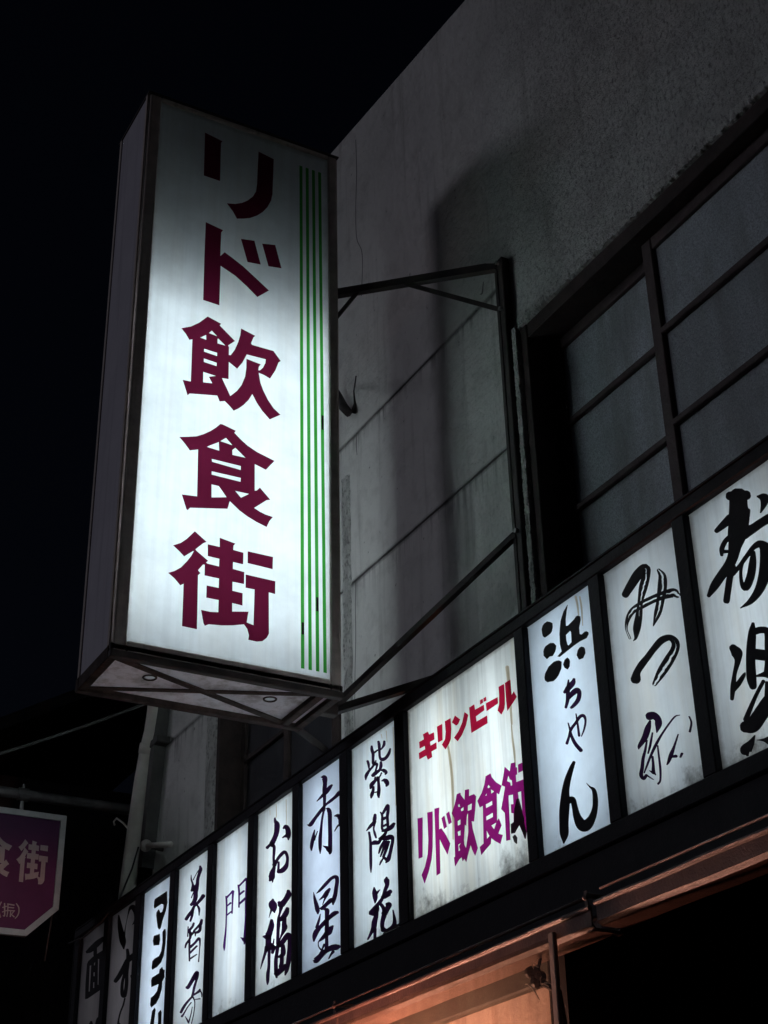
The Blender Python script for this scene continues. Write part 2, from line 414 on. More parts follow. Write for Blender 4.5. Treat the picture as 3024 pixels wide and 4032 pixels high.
W1 = (0.9, 4.192, 3.55, 5.285)      # near window opening: y0 y1 z0 z1
W2 = (5.80, 7.205, 3.55, 5.36)      # far window opening
ys = [-0.6, W1[0], W1[1], 4.30, W2[0], W2[1], 8.10]
zs = [3.30, 3.55, 4.812, 4.822, 5.285, 5.36, 5.588, 5.598, 7.5]
def off(i, j):
    y = (ys[i] + ys[i+1]) / 2; z = (zs[j] + zs[j+1]) / 2
    for a in (W1, W2):
        if a[0] < y < a[1] and a[2] < z < a[3]: return None
    if 4.30 < y < W2[0] and (4.81 < z < 4.823 or 5.587 < z < 5.599): return 0.02
    return 0.0
wall_grid(ys, zs, off, 0.22, 'wall', M['plaster'], bld, top=lambda y: 6.83 + 0.125 * y)
MB().box((0.23, -0.6, 3.3), (0.30, 8.10, 6.7)).build('inner_wall', M['dark_wall'], bld)
MB().box((0.23, 8.0, 0.0), (5, 8.10, 6.9)).build('side_wall', M['dark_wall'], bld)
# trim strip at the far corner of the pier, and pale edge of the far pillar
def ragged(name, axis_pts, wd, th, mat, parent, n=40, amp=0.006, seed=1, flat=True):
    """irregular plaster bead between two points on the wall (x about 0)"""
    rr = random.Random(seed); p, q = (Vector(a) for a in axis_pts); d = q - p
    side = Vector((0, d.z, -d.y)).normalized(); mb = MB(); vs = []; fs = []
    for i in range(n + 1):
        c = p + d * (i / n); a = wd * 0.5 + rr.uniform(-amp, amp); b = wd * 0.5 + rr.uniform(-amp, amp); t = th + rr.uniform(-amp, amp) * 0.5
        vs += [c - side * a, c - side * a * 0.7 + Vector((-t, 0, 0)), c + side * b * 0.7 + Vector((-t, 0, 0)), c + side * b]
    for i in range(n):
        for k in range(3): fs.append((i*4+k, i*4+k+1, i*4+4+k+1, i*4+4+k))
    mb.add(vs, fs); return mb.build(name, mat, parent)
ragged('corner_bead', ((-0.001, 5.722, 3.4), (-0.001, 5.722, 5.40)), 0.075, 0.012, M['plaster'], bld, 60, 0.004, 3)
ragged('pillar_bead', ((-0.001, 7.29, 3.4), (-0.001, 7.29, 5.6)), 0.15, 0.012, M['plaster'], bld, 40, 0.004, 4)
ragged('head_edge', ((-0.001, 0.9, 5.308), (-0.001, 4.19, 5.308)), 0.06, 0.022, M['plaster'], bld, 260, 0.005, 5)
ragged('jamb_edge', ((-0.001, 4.213, 3.6), (-0.001, 4.213, 5.30)), 0.042, 0.028, M['plaster'], bld, 260, 0.0032, 6)

def window(W, glass, sashes, parent):
    y0, y1, z0, z1 = W
    win = empty('window', (0.1, (y0 + y1) / 2, z0), parent=parent)
    wd = M['wood']
    # outer casing
    part('jamb', wd, win, (-0.012, y1 - 0.045, z0), (0.20, y1 - 0.002, z1 - 0.002), 0.003)
    part('jamb', wd, win, (-0.012, y0 + 0.002, z0), (0.20, y0 + 0.075, z1 - 0.002), 0.003)
    part('head', wd, win, (-0.010, y0 + 0.078, z1 - 0.070), (0.20, y1 - 0.048, z1 - 0.003), 0.003)
    part('sill', wd, win, (-0.03, y0 + 0.078, z0 + 0.002), (0.20, y1 - 0.048, z0 + 0.06), 0.004)
    zt, zb = z1 - 0.073, z0 + 0.063
    for (a, b, x, smat, bars) in sashes:
        th = 0.034
        part('stile', smat, win, (x, b - 0.052, zb), (x + th, b, zt), 0.003)
        part('stile', smat, win, (x, a, zb), (x + th, a + 0.045, zt), 0.003)
        part('top_rail', smat, win, (x + 0.001, a + 0.047, zt - 0.05), (x + th, b - 0.054, zt), 0.003)
        part('bottom_rail', smat, win, (x + 0.001, a + 0.047, zb), (x + th, b - 0.054, zb + 0.06), 0.003)
        prev = zt - 0.05
        for bz in bars + [zb + 0.06]:
            part('pane', glass, win, (x + 0.017, a + 0.045, bz + (0.012 if bz != zb + 0.06 else 0)), (x + 0.021, b - 0.052, prev))
            prev = bz - 0.012
        for bz in bars:
            part('glazing_bar', smat, win, (x - 0.004, a + 0.040, bz - 0.013), (x + th - 0.004, b - 0.046, bz + 0.013), 0.004)
    return win
window(W1, M['glass'], [(3.428, 4.146, 0.105, M['wood_brown'], [4.815, 4.437, 4.06]),
               (2.20, 3.475, 0.045, M['wood_brown'], [4.800, 4.422, 4.045]),
               (0.98, 2.25, 0.105, M['wood_brown'], [4.815, 4.437, 4.06])], bld)
window(W2, worn('dark_glass', (0.05, 0.05, 0.055), (0.03, 0.03, 0.035), 0.3, 4, 0.1), [(6.45, 7.155, 0.105, M['wood'], [4.83, 4.45, 4.07]), (5.88, 6.50, 0.045, M['wood'], [4.83, 4.45, 4.07])], bld)

# ground floor: lintel and lit entrance wall behind the clear sheet, dark doorway to the right
part('entrance_wall', M['cream'], bld, (0.0, 4.10, 0.0), (0.12, 7.9, 2.735))
part('lintel', M['lintel'], bld, (-0.03, 4.10, 2.737), (0.14, 7.9, 3.28), 0.006)
part('entrance_post', M['dark_wall'], bld, (-0.05, 4.10, 0.0), (-0.002, 4.245, 2.73), 0.004)
part('light_stop_wall', M['dark_wall'], bld, (-0.165, 4.00, 0.0), (1.3, 4.095, 2.97))  # added wall, stops the lamp's light from reaching the doorway
part('doorway_wall', M['dark_wall'], bld, (1.3, -0.6, 0.0), (1.4, 3.99, 3.28))
part('floor_slab', M['dark_wall'], bld, (-0.02, -0.6, 3.281), (1.4, 8.05, 3.299))

# ------------------------------------------------------------------ lettering: traced outlines and brush strokes
def ribbon(st, k=6):
    """variable-width brush stroke -> left and right edge points (Catmull-Rom)"""
    P = [np.array(q, float) for q in st]
    if len(P) == 2: P = [P[0], (P[0] + P[1]) / 2, P[1]]
    E = [2 * P[0] - P[1]] + P + [2 * P[-1] - P[-2]]; out = []
    for i in range(1, len(E) - 2):
        a, b, c, d = E[i-1:i+3]
        for t in np.linspace(0, 1, k, endpoint=False):
            out.append(0.5 * (2*b + (c-a)*t + (2*a-5*b+4*c-d)*t*t + (3*b-a-3*c+d)*t**3))
    out.append(P[-1]); o = np.array(out); o[:, 2] = np.clip(o[:, 2], 2, None); o = o[:, :3]
    d = np.gradient(o[:, :2], axis=0); d /= np.linalg.norm(d, axis=1)[:, None] + 1e-9
    n = np.stack([-d[:, 1], d[:, 0]], 1)
    # rounded ends
    def cap(c, dr, wd, sgn):
        if wd < 10: return np.zeros((0, 3))
        return np.array([[*(c + sgn * dr * wd * 0.5 * s), wd * math.sqrt(max(0, 1 - s * s))] for s in ((0.45, 0.75, 0.93) if sgn > 0 else (0.93, 0.75, 0.45))])
    a = cap(o[0, :2], d[0], o[0, 2], -1) * 1.0; b = cap(o[-1, :2], d[-1], o[-1, 2], 1)
    o = np.vstack([a, o, b]); n = np.vstack([np.repeat(n[:1], len(a), 0), n, np.repeat(n[-1:], len(b), 0)])
    L = o[:, :2] + n * o[:, 2:3] / 2; Rr = o[:, :2] - n * o[:, 2:3] / 2
    return L, Rr

class Board:
    """a sign plane: place(px,py) in photograph pixels -> world point; nrm points out of the board"""
    def __init__(s, axis, val, nrm): s.axis, s.val, s.nrm = axis, val, Vector(nrm)
    def pt(s, px, py): return on_x(px, py, s.val) if s.axis == 'x' else on_y(px, py, s.val)

def char_strokes(board, sheet, strokes, mat, parent, name='character', base=0.0012, step=0.00025, depth=0.002):
    x0, y0, sc_ = sheet; mb = MB()
    bands = []
    for i, st in enumerate(strokes):
        if len(st[0]) == 4:                      # paint flaked away along the middle: two ragged bands are left
            P4 = np.array(st, float); L, Rr = ribbon([q[:3] for q in st]); n = len(L)
            hv = np.interp(np.linspace(0, 1, n), np.linspace(0, 1, len(st)), P4[:, 3])
            rg = random.Random(i); jit = np.array([rg.uniform(-.06, .06) for _ in range(n)])
            a = np.clip((1 - hv) / 2 + jit * (hv > .02) + .10 * hv, .04, .5)[:, None]; c = np.clip((1 - hv) / 2 - jit * (hv > .02) - .10 * hv, .04, .5)[:, None]
            bands += [(i, L, L + (Rr - L) * a), (i, Rr + (L - Rr) * c, Rr)]
        else: bands.append((i, *ribbon(st)))
    for i, L, Rr in bands:
        n = len(L); h = base + step * i
        vs = []
        for A in (L, Rr):
            for q in A: vs.append(board.pt(x0 + q[0] / sc_, y0 + q[1] / sc_) + board.nrm * h)
        lo = [v - board.nrm * (h - 0.0004) for v in vs]
        fs = [(k, k+1, n+k+1, n+k) for k in range(n - 1)]
        m = 2 * n
        fs += [(k, m+k, m+k+1, k+1) for k in range(n - 1)] + [(n+k, n+k+1, m+n+k+1, m+n+k) for k in range(n - 1)]
        fs += [(0, n, m+n, m), (n-1, m+n-1, m+2*n-1, 2*n-1)]
        mb.add(vs + lo, fs)
    return mb.build(name, mat, parent)

def outline(polys3, nrm, mat, parent, name='character', h=0.002):
    """closed outlines (with holes) as a thin solid standing on a board"""
    flat = [p for q in polys3 for p in q]
    ax = 0 if abs(nrm.x) < .5 else 1
    bx_ = 2 if abs(nrm.z) < .5 else 1
    def inside(p, ring):
        c = False; m = len(ring)
        for i in range(m):
            a, b = ring[i], ring[(i+1) % m]
            if (a[bx_] > p[bx_]) != (b[bx_] > p[bx_]) and p[ax] < (b[ax]-a[ax]) * (p[bx_]-a[bx_]) / (b[bx_]-a[bx_]) + a[ax]: c = not c
        return c
    start = [sum(len(q) for q in polys3[:i]) for i in range(len(polys3))]
    depth = [sum(1 for j, r in enumerate(polys3) if j != i and inside(q[0], r)) for i, q in enumerate(polys3)]
    tris = []
    for i, q in enumerate(polys3):
        if depth[i] % 2: continue
        grp = [i] + [j for j, r in enumerate(polys3) if depth[j] == depth[i] + 1 and inside(r[0], q)]
        idx = [start[g] + k for g in grp for k in range(len(polys3[g]))]
        tris += [tuple(idx[t] for t in tr) for tr in tessellate_polygon([polys3[g] for g in grp])]
    mb = MB(); n = len(flat)
    vs = [p + nrm * h for p in flat] + [p + nrm * 0.0004 for p in flat]
    fs = [tuple(t) for t in tris]; k = 0
    for q in polys3:
        m = len(q)
        for i in range(m): fs.append((k+i, k+(i+1) % m, n+k+(i+1) % m, n+k+i))
        k += m
    mb.add(vs, fs); return mb.build(name, mat, parent)

def char_poly(board, sheet, polys, mat, parent, name='character', h=0.002):
    x0, y0, s = sheet
    return outline([[board.pt(x0 + a / s, y0 + b / s) for a, b in q] for q in polys], board.nrm, mat, parent, name, h)

# each sheet is (x, y, scale) of an enlarged survey sheet of the photograph; outlines and (x, y, width) strokes are in sheet units
BIG = [
 ((700, 480, 3.6867), [[(395,160),(645,285),(625,310),(610,858),(378,778)],
  [(1172,435),(1390,545),(1372,1050),(1350,1150),(1300,1240),(1230,1310),(1150,1360),(1050,1395),(950,1405),(858,1405),(800,1300),(715,1185),(830,1195),(930,1180),(1010,1145),(1090,1085),(1135,1010),(1150,900)]]),
 ((700, 830, 3.6867), [[(405,168),(655,285),(628,320),(615,660),(678,605),(780,680),(940,805),(1140,990),(1320,1160),(1155,1252),(990,1085),(830,940),(620,798),(600,1372),(368,1295),(385,700)],
  [(918,412),(1110,438),(1200,780),(1012,745)], [(1225,480),(1412,500),(1502,835),(1315,805)]]),
 ((680, 1220, 3.6867), [[(505,100),(700,205),(680,230),(900,455),(800,520),(815,545),(812,660),(840,660),(900,580),(950,470),(980,370),(992,275),(1195,380),(1170,405),(1135,490),(1150,512),(1300,555),(1460,600),(1565,745),(1535,765),(1490,880),(1412,998),(1330,950),(1245,912),(1270,1060),(1310,1170),(1380,1310),(1460,1430),(1560,1525),(1480,1560),(1408,1592),(1300,1470),(1220,1350),(1155,1222),(1100,1310),(1030,1380),(960,1430),(885,1465),(820,1390),(755,1325),(680,1330),(645,1245),(245,1215),(215,1240),(145,1020),(262,1045),(285,430),(240,435),(190,350),(128,270),(260,245),(380,190),(450,140)],
  [(812,755),(935,855),(1010,770),(1075,648),(1350,720),(1345,770),(1310,840),(1262,882),(1240,880),(1248,830),(1275,795),(1070,715),(1068,850),(1050,970),(1000,1090),(930,1180),(832,1255),(790,1160),(710,990),(808,1005)],
  [(520,340),(568,302),(650,390)], [(395,405),(485,365),(487,440)], [(648,420),(665,420),(768,525),(648,490)], [(455,565),(642,625),(642,675),(452,610)], [(450,705),(638,770),(636,822),(450,760)], [(440,900),(630,962),(525,975),(575,1070),(440,1055)]]),
 ((670, 1640, 3.6867), [[(725,112),(760,118),(950,210),(930,240),(1020,335),(1120,425),(1260,520),(1400,590),(1512,648),(1460,700),(1390,775),(1225,690),(1225,1080),(1255,1075),(1300,1035),(1450,1210),(1400,1215),(1215,1330),(1300,1385),(1380,1425),(1488,1462),(1440,1520),(1398,1605),(1250,1530),(1120,1450),(1000,1360),(865,1230),(830,1340),(290,1325),(255,1360),(235,1345),(170,1135),(390,1162),(405,480),(285,492),(210,390),(135,300),(260,297),(380,290),(480,260),(580,215),(660,165)],
  [(725,360),(810,310),(905,422)], [(525,442),(705,372),(712,500)], [(900,490),(945,455),(1098,605),(900,560)], [(600,615),(1025,720),(1022,780),(605,660)], [(600,795),(1025,892),(1020,952),(600,845)], [(598,985),(705,1010),(820,1175),(598,1178)], [(938,1078),(1145,1125),(1025,1182)]]),
 ((650, 2080, 3.6065), [[(420,45),(585,195),(540,215),(480,260),(430,300),(440,320),(608,465),(580,490),(600,505),(765,545),(770,435),(605,395),(605,230),(775,268),(775,138),(995,220),(970,250),(965,310),(1110,350),(1105,512),(962,480),(960,580),(1122,625),(1118,792),(955,760),(952,890),(1098,925),(1096,1098),(950,1062),(950,1185),(1182,1188),(1155,1340),(1255,1380),(1270,870),(1142,845),(1145,660),(1562,755),(1560,935),(1470,910),(1472,1500),(1440,1560),(1380,1605),(1300,1610),(1182,1585),(1190,1520),(1165,1430),(1120,1365),(960,1380),(800,1380),(620,1365),(565,1385),(545,1350),(510,1162),(640,1190),(755,1195),(760,1020),(585,985),(590,815),(760,850),(765,715),(560,670),(562,520),(540,515),(465,600),(500,640),(465,670),(450,1435),(240,1390),(262,790),(215,810),(130,710),(45,635),(130,610),(220,560),(310,470),(370,395),(408,325),(395,325),(270,400),(200,325),(115,245),(220,210),(310,150)],
  [(1172,330),(1530,410),(1525,582),(1172,495)]]),
]
ZP = (0, 3060, 3.352)
SHIN = [[(60,1670,18),(60,1820,18),(40,1830,10)],[(35,1720,15),(85,1705,15)],[(30,1780,12),(90,1760,15)],[(100,1675,16),(185,1690,16)],[(105,1680,14),(100,1780,14),(90,1840,12)],[(115,1720,14),(180,1725,14)],[(110,1760,14),(190,1765,14)],[(140,1765,14),(135,1840,16)],[(135,1800,10),(185,1845,14)],[(180,1775,10),(160,1800,12)],
 [(215,1670,12),(245,1720,15),(248,1780,15),(230,1830,14),(200,1865,10)],[(15,1650,12),(-15,1720,14),(-15,1780,14),(5,1850,12)]]
S = 5.53
K_ = (1600, 2640, 3.318); G_ = (1600, 3000, 3.2529)
LETTERS = {
 'kotobuki': [('s', (2724,1880,3.6867), [
   [(560,270,120),(680,280,180),(790,260,130)],
   [(680,280,230),(680,420,240),(690,560,270),(680,700,260),(660,850,240),(630,1000,170),(600,1150,140),(540,1280,130),(430,1430,120),(330,1580,110),(250,1715,50)],
   [(560,600,120),(450,700,90),(365,775,60)],
   [(560,860,60),(490,930,60),(440,1040,60),(440,1125,40)], [(440,1080,50),(540,1075,40)],
   [(760,800,180),(880,750,120),(1000,670,110),(1130,590,110),(1230,530,90)],
   [(600,1300,80),(560,1450,80),(530,1650,80),(510,1790,80)],
   [(600,1400,60),(700,1290,50),(800,1150,50),(900,1020,60),(1000,970,100),(1080,1050,150),(1080,1250,150),(1050,1450,140),(980,1640,110),(860,1800,70),(710,1900,5)],
   [(900,1090,50),(890,1250,90),(860,1440,100),(790,1600,90),(730,1520,45),(720,1350,35),(760,1200,40),(830,1120,50)],
   [(970,280,30),(1060,300,120),(1050,400,70),(1005,520,5)], [(820,480,60),(800,560,80)]], 'black_print'),
  ('s', (2760,2400,3.352), [
   [(690,190,40),(680,300,90),(665,500,110),(660,700,110),(670,900,115),(690,1010,90)],
   [(720,290,80),(800,270,80),(880,300,80),(890,500,80),(880,700,60),(860,850,50)],
   [(720,590,130),(880,610,130)], [(730,880,20),(830,860,60),(900,850,120)],
   [(430,510,90),(480,580,130),(490,680,70),(450,850,45),(430,1020,60),(415,1180,40)],
   [(430,1060,60),(500,980,60),(570,870,40),(590,830,5)],
   [(830,950,40),(740,1120,40),(660,1300,50),(600,1450,60)],
   [(600,1550,140),(690,1530,170),(790,1390,170),(900,1230,170),(960,1120,120)],
   [(880,970,40),(880,1200,60)],
   [(720,1660,5),(670,1760,70),(600,1860,130),(620,1920,30)],
   [(750,1725,5),(840,1725,40),(920,1730,120)]], 'black_print')],
 'mitsuwa': [('s', (2400,2180,3.686), [
   [(235,590,95,0),(320,450,115,0),(420,300,130,0),(520,220,130,0),(530,330,110,0.15),(490,500,110,0.19),(450,700,70,0.19),(430,900,90,0),(400,1080,100,0),(385,1220,40,0),(350,1265,10,0)],
   [(300,1230,30,0.5),(248,1090,30,0.43),(270,950,60,0),(340,830,80,0.28),(480,740,100,0.22),(640,660,100,0.19),(800,600,110,0.06),(930,570,120,0.34),(985,600,80,0.37)],
   [(720,245,50,0.19),(770,330,100,0.31),(770,480,120,0.19),(740,700,100,0.28),(700,870,90,0.12),(640,1050,10,0)],
   [(385,1820,130,0),(405,1720,90,0),(480,1600,90,0),(560,1500,80,0),(650,1380,80,0),(760,1260,90,0),(880,1220,80,0),(960,1290,100,0.06),(950,1400,110,0.22),(860,1560,130,0.28),(760,1720,120,0.31),(660,1890,60,0.5)]], 'black_print'),
  ('s', (2460,2740,4.879), [
   [(480,390,140),(560,380,127),(640,450,114),(650,560,114),(620,700,21)],
   [(490,490,40),(450,620,102),(390,800,102),(290,960,64),(270,1030,8)],
   [(430,860,27),(400,1040,40),(360,1200,52),(340,1380,58),(320,1520,64),(370,1590,52),(420,1530,52)],
   [(1060,370,12),(970,400,22),(840,560,27),(700,770,34),(600,950,47),(520,1120,40),(440,1320,30),(380,1480,17)],
   [(640,960,21),(660,1140,27),(690,1400,33),(690,1620,27),(650,1690,33)],
   [(540,1170,33),(555,1330,40),(560,1450,52),(600,1520,14)], [(490,1440,14),(560,1480,52)],
   [(1035,740,12),(960,970,33),(900,1130,64),(850,1270,40),(820,1325,12)], [(920,1170,40),(990,1160,52)],
   [(1250,400,17),(1290,520,22),(1260,690,27)], [(1110,1110,33),(1080,1180,21)],
   [(545,710,14),(500,950,27),(460,1110,12)], [(440,1530,22),(560,1610,10)]], 'violet_black')],
 'hama': [('p', (2080,2350,4.424), [
   [(335,430),(390,440),(425,460),(430,530),(415,600),(390,640),(340,680),(295,710),(262,690),(250,640),(240,570),(255,510),(280,470)],
   [(390,805),(450,805),(490,850),(485,910),(470,960),(430,1030),(380,1040),(330,1085),(275,1030),(270,950),(285,900),(310,860)],
   [(500,1115),(540,1108),(585,1130),(580,1250),(530,1370),(490,1425),(440,1470),(340,1488),(300,1460),(290,1410),(300,1340),(360,1220),(450,1135)],
   [(685,1060),(715,1080),(730,1120),(725,1210),(690,1265),(640,1240),(615,1180),(640,1100)],
   [(935,868),(970,875),(990,900),(1000,980),(960,1070),(890,1095),(850,1020),(870,930),(900,885)],
   [(690,140),(670,250),(655,400),(660,510),(700,500),(800,400),(840,340),(870,328),(910,340),(918,400),(890,540),(900,650),(940,655),(990,610),(1020,600),(1050,615),(1055,650),(1020,720),(900,780),(800,850),(700,930),(600,1010),(550,1050),(515,1040),(590,950),(560,830),(550,650),(570,420),(620,260)],
   [(660,665),(735,590),(755,620),(762,790),(710,850),(685,830),(665,750)]], 'black_print'),
  ('s', (2080,2350,4.424), [[(800,1440,45),(780,1500,80),(710,1580,90),(640,1660,50)],
   [(705,1450,20),(700,1560,50),(695,1680,60),(690,1800,55),(660,1925,40)],
   [(700,1780,40),(780,1680,80),(860,1630,85),(895,1690,65),(870,1800,65),(800,1890,55),(755,1930,40)]], 'violet_black'),
  ('s', (2120,2800,4.0233), [[(455,510,40),(490,400,35),(520,290,40),(600,180,40),(660,90,45),(720,75,45),(750,150,30),(730,280,25),(685,400,12)],
   [(475,190,15),(500,280,25),(530,400,40),(590,520,50),(675,620,55)], [(600,45,15),(620,170,25),(650,390,32)]], 'violet_black'),
  ('s', (2120,2800,4.0233), [
   [(565,815,45),(530,900,65),(470,1080,90),(435,1250,105),(425,1430,135),(412,1600,140),(408,1780,130),(412,1950,120),(405,2090,20)],
   [(470,1430,90),(545,1400,80),(580,1520,80),(620,1680,110),(690,1800,160),(760,1810,160),(850,1700,110),(900,1540,78),(905,1380,72),(880,1250,55),(820,1200,22),(765,1140,5)]], 'black_print'),
  ('over', (2080,2350,4.424), [[(830,0,40),(860,150,36),(880,320,24)], [(900,0,24),(930,200,30),(950,500,12)]], 'rust')],
 'kirin': [('p', K_, [[(285,800),(300,840),(362,810),(370,900),(310,935),(320,985),(395,940),(400,1020),(330,1060),(340,1130),(285,1165),(265,1110),(175,1160),(168,1080),(250,1030),(245,985),(178,1020),(172,935),(235,900),(222,835)]], 'red'),
  ('p', K_, [[(405,735),(470,700),(475,910),(420,940)],[(508,665),(580,625),(590,760),(582,900),(560,960),(515,1030),(470,970),(510,900),(520,800)]], 'red'),
  ('p', K_, [[(640,590),(705,640),(680,700),(655,720),(600,680)],[(765,545),(812,580),(780,720),(730,840),(675,925),(628,880),(690,790),(735,680)]], 'red'),
  ('p', K_, [[(825,485),(890,445),(900,515),(1015,450),(1020,520),(910,600),(918,670),(1058,590),(1062,690),(855,815)],[(968,390),(1000,372),(1005,420),(970,445)],[(1012,365),(1042,345),(1048,395),(1015,410)]], 'red'),
  ('p', K_, [[(1045,430),(1195,350),(1200,430),(1055,530)]], 'red'),
  ('p', K_, [[(1210,215),(1278,178),(1288,300),(1290,440),(1280,510),(1245,575),(1198,525),(1218,440),(1218,320)],[(1292,165),(1360,122),(1378,325),(1408,275),(1445,345),(1390,430),(1325,525),(1310,400)]], 'red'),
  ('p', G_, [[(148,725),(210,712),(210,1220),(162,1240)],[(272,650),(338,635),(340,900),(338,1100),(325,1250),(290,1400),(238,1555),(200,1450),(245,1340),(280,1180),(288,1000)]], 'magenta'),
  ('p', G_, [[(365,600),(425,585),(420,690),(422,870),(450,850),(500,920),(565,1045),(530,1185),(480,1090),(430,985),(438,1425),(392,1455)],[(455,722),(490,690),(522,830),(488,858)],[(515,665),(552,635),(585,775),(548,800)]], 'magenta'),
  ('p', G_, [[(650,415),(695,395),(700,425),(752,490),(755,360),(805,350),(805,440),(870,412),(895,440),(885,600),(870,765),(838,760),(850,850),(880,960),(918,1105),(885,1200),(850,1130),(828,1060),(800,1160),(770,1280),(748,1240),(725,1270),(712,1220),(680,1250),(630,1335),(615,1225),(630,1215),(618,720),(585,660),(620,560),(640,480)],
   [(665,550),(685,538),(695,575),(668,580)],[(700,605),(738,575),(740,620),(705,635)],[(790,560),(845,530),(842,610),(790,630)],[(778,690),(795,650),(800,900),(770,1110),(745,1060),(740,1000),(752,800),(770,820)],[(660,760),(698,735),(698,800),(662,820)],[(660,895),(700,875),(700,940),(668,950)],[(668,1060),(705,1035),(680,1080),(695,1130),(672,1150)]], 'magenta'),
  ('p', G_, [[(1020,185),(1080,150),(1095,195),(1150,260),(1222,305),(1190,415),(1160,395),(1165,760),(1190,725),(1222,810),(1180,920),(1238,935),(1208,1050),(1150,1020),(1090,975),(1085,1050),(1030,1110),(965,1190),(945,1090),(995,1045),(985,560),(945,585),(915,500),(970,400),(1005,290)],
   [(1042,320),(1055,290),(1080,325),(1048,340)],[(1012,440),(1030,395),(1035,430)],[(1085,350),(1130,380),(1090,410)],[(1020,545),(1105,498),(1108,550),(1022,595)],[(1025,700),(1112,650),(1115,705),(1028,752)],[(1090,815),(1158,775),(1130,865)],[(1030,870),(1070,950),(1035,990)]], 'magenta'),
  ('p', G_, [[(1265,65),(1330,125),(1345,20),(1398,5),(1402,70),(1420,70),(1422,160),(1405,170),(1410,260),(1530,215),(1535,330),(1520,345),(1545,800),(1545,900),(1530,985),(1500,900),(1455,800),(1420,850),(1395,910),(1355,920),(1350,800),(1380,780),(1380,660),(1350,655),(1345,545),(1378,540),(1370,420),(1310,430),(1335,1000),(1285,1010),(1268,655),(1220,605),(1240,500),(1270,320),(1225,300),(1245,200)],
   [(1290,245),(1310,170),(1330,225),(1358,240),(1362,300),(1340,310),(1335,265)],[(1432,390),(1475,375),(1495,700),(1460,600),(1440,480)],[(1435,35),(1510,0),(1520,100),(1440,140)]], 'magenta'),
  ('stain', G_, [[(1425,480),(1445,470),(1490,640),(1515,720),(1520,800),(1545,900),(1530,985),(1500,905),(1455,800),(1395,910),(1355,920),(1350,800),(1390,770),(1395,600)],[(1372,960),(1400,935),(1425,970),(1420,1050),(1395,1030)]], 'grime'),
  ('over', K_, [[(1320,-40,50),(1345,200,40),(1365,500,30),(1380,700,24)], [(1375,720,14),(1390,900,24),(1410,1050,28),(1425,1240,16)], [(540,950,20),(565,1100,30),(590,1300,36),(605,1500,34),(612,1800,26),(615,2200,20)]], 'rust')],
 'murasaki': [('s', (1400,2900,S), [
   [(355,215,40),(360,290,60),(385,380,60),(385,500,50),(400,590,70),(460,600,60),(470,640,40),(430,780,30)],
   [(400,360,40),(500,290,25),(550,290,20),(620,190,50),(630,110,45)],
   [(505,115,45),(520,200,55),(525,330,45),(535,450,45),(580,500,70),(660,470,60),(730,370,55),(760,270,30)],
   [(270,540,45),(290,610,45),(300,720,15)], [(420,590,50),(370,670,35),(300,750,45),(240,850,60),(228,945,15)], [(450,520,15),(440,590,30)],
   [(560,560,40),(560,640,55),(530,730,45),(440,800,70),(385,850,60)], [(560,740,20),(620,740,70),(670,780,60),(655,830,15)],
   [(575,790,20),(530,880,20),(440,960,50),(360,1050,70),(335,1130,30)], [(440,880,20),(430,930,25)],
   [(500,900,60),(510,1000,40),(520,1150,55),(510,1260,55),(515,1330,20)], [(510,1200,20),(430,1220,20)],
   [(400,1100,35),(395,1180,40),(365,1270,55),(350,1345,12)], [(590,970,20),(660,960,80),(700,1030,70),(680,1090,12)]], 'violet_black'),
  ('s', (1400,2900,S), [
   [(430,1710,55),(420,1790,75),(400,1870,60),(330,1950,60),(245,2050,20)], [(430,1850,50),(400,2000,30),(420,2100,45),(450,2200,35)],
   [(300,2090,40),(330,2300,50),(335,2550,55),(338,2800,50),(340,2960,15)], [(340,2340,50),(430,2310,90),(500,2310,70),(560,2240,50),(640,2180,60)],
   [(550,1650,25),(585,1720,40),(585,1850,40),(585,2000,45),(620,2050,40)], [(590,1700,30),(640,1610,50),(710,1500,55),(715,1620,55),(700,1750,50),(710,1900,45),(705,1980,40)],
   [(590,1810,50),(660,1770,50),(700,1760,30)], [(590,1960,40),(660,1930,40),(700,1900,30)], [(600,2060,40),(700,2030,70),(790,1970,80),(845,1900,50)],
   [(680,2060,40),(640,2140,50),(540,2230,50)], [(620,2220,80),(700,2210,90),(790,2190,90),(820,2260,50),(790,2420,55),(760,2560,55),(720,2680,70),(670,2750,15)],
   [(680,2680,60),(620,2620,30),(610,2660,20),(570,2720,25),(535,2800,10)], [(640,2290,50),(560,2420,40),(515,2550,10)], [(690,2290,45),(620,2450,35),(555,2620,10)], [(735,2290,40),(690,2440,40),(620,2620,35)]], 'violet_black'),
  ('s', (1400,3300,S), [
   [(680,860,40),(680,920,110),(690,1020,80),(650,1130,70),(600,1280,60),(540,1390,70),(430,1500,60),(320,1615,50)],
   [(620,1230,60),(700,1210,90),(760,1165,80)], [(600,1290,80),(650,1290,50),(740,1230,60)],
   [(410,1075,20),(420,1180,90),(435,1300,90),(430,1415,20)], [(460,1200,60),(510,1150,25),(540,1120,8)],
   [(330,1645,60),(420,1640,100),(470,1560,90),(480,1480,70)], [(470,1560,70),(455,1700,80),(420,1830,100),(400,1960,90),(340,2080,50),(275,2205,25)],
   [(430,1980,60),(430,2120,50),(430,2240,40)], [(560,1440,60),(620,1530,70),(640,1640,90),(600,1800,75),(590,1900,70),(605,2010,70)],
   [(640,1640,110),(700,1540,90),(740,1450,100),(700,1440,60)], [(600,1960,70),(680,2010,60),(770,1970,60),(850,1900,80),(860,1780,55),(825,1560,8)]], 'violet_black'),
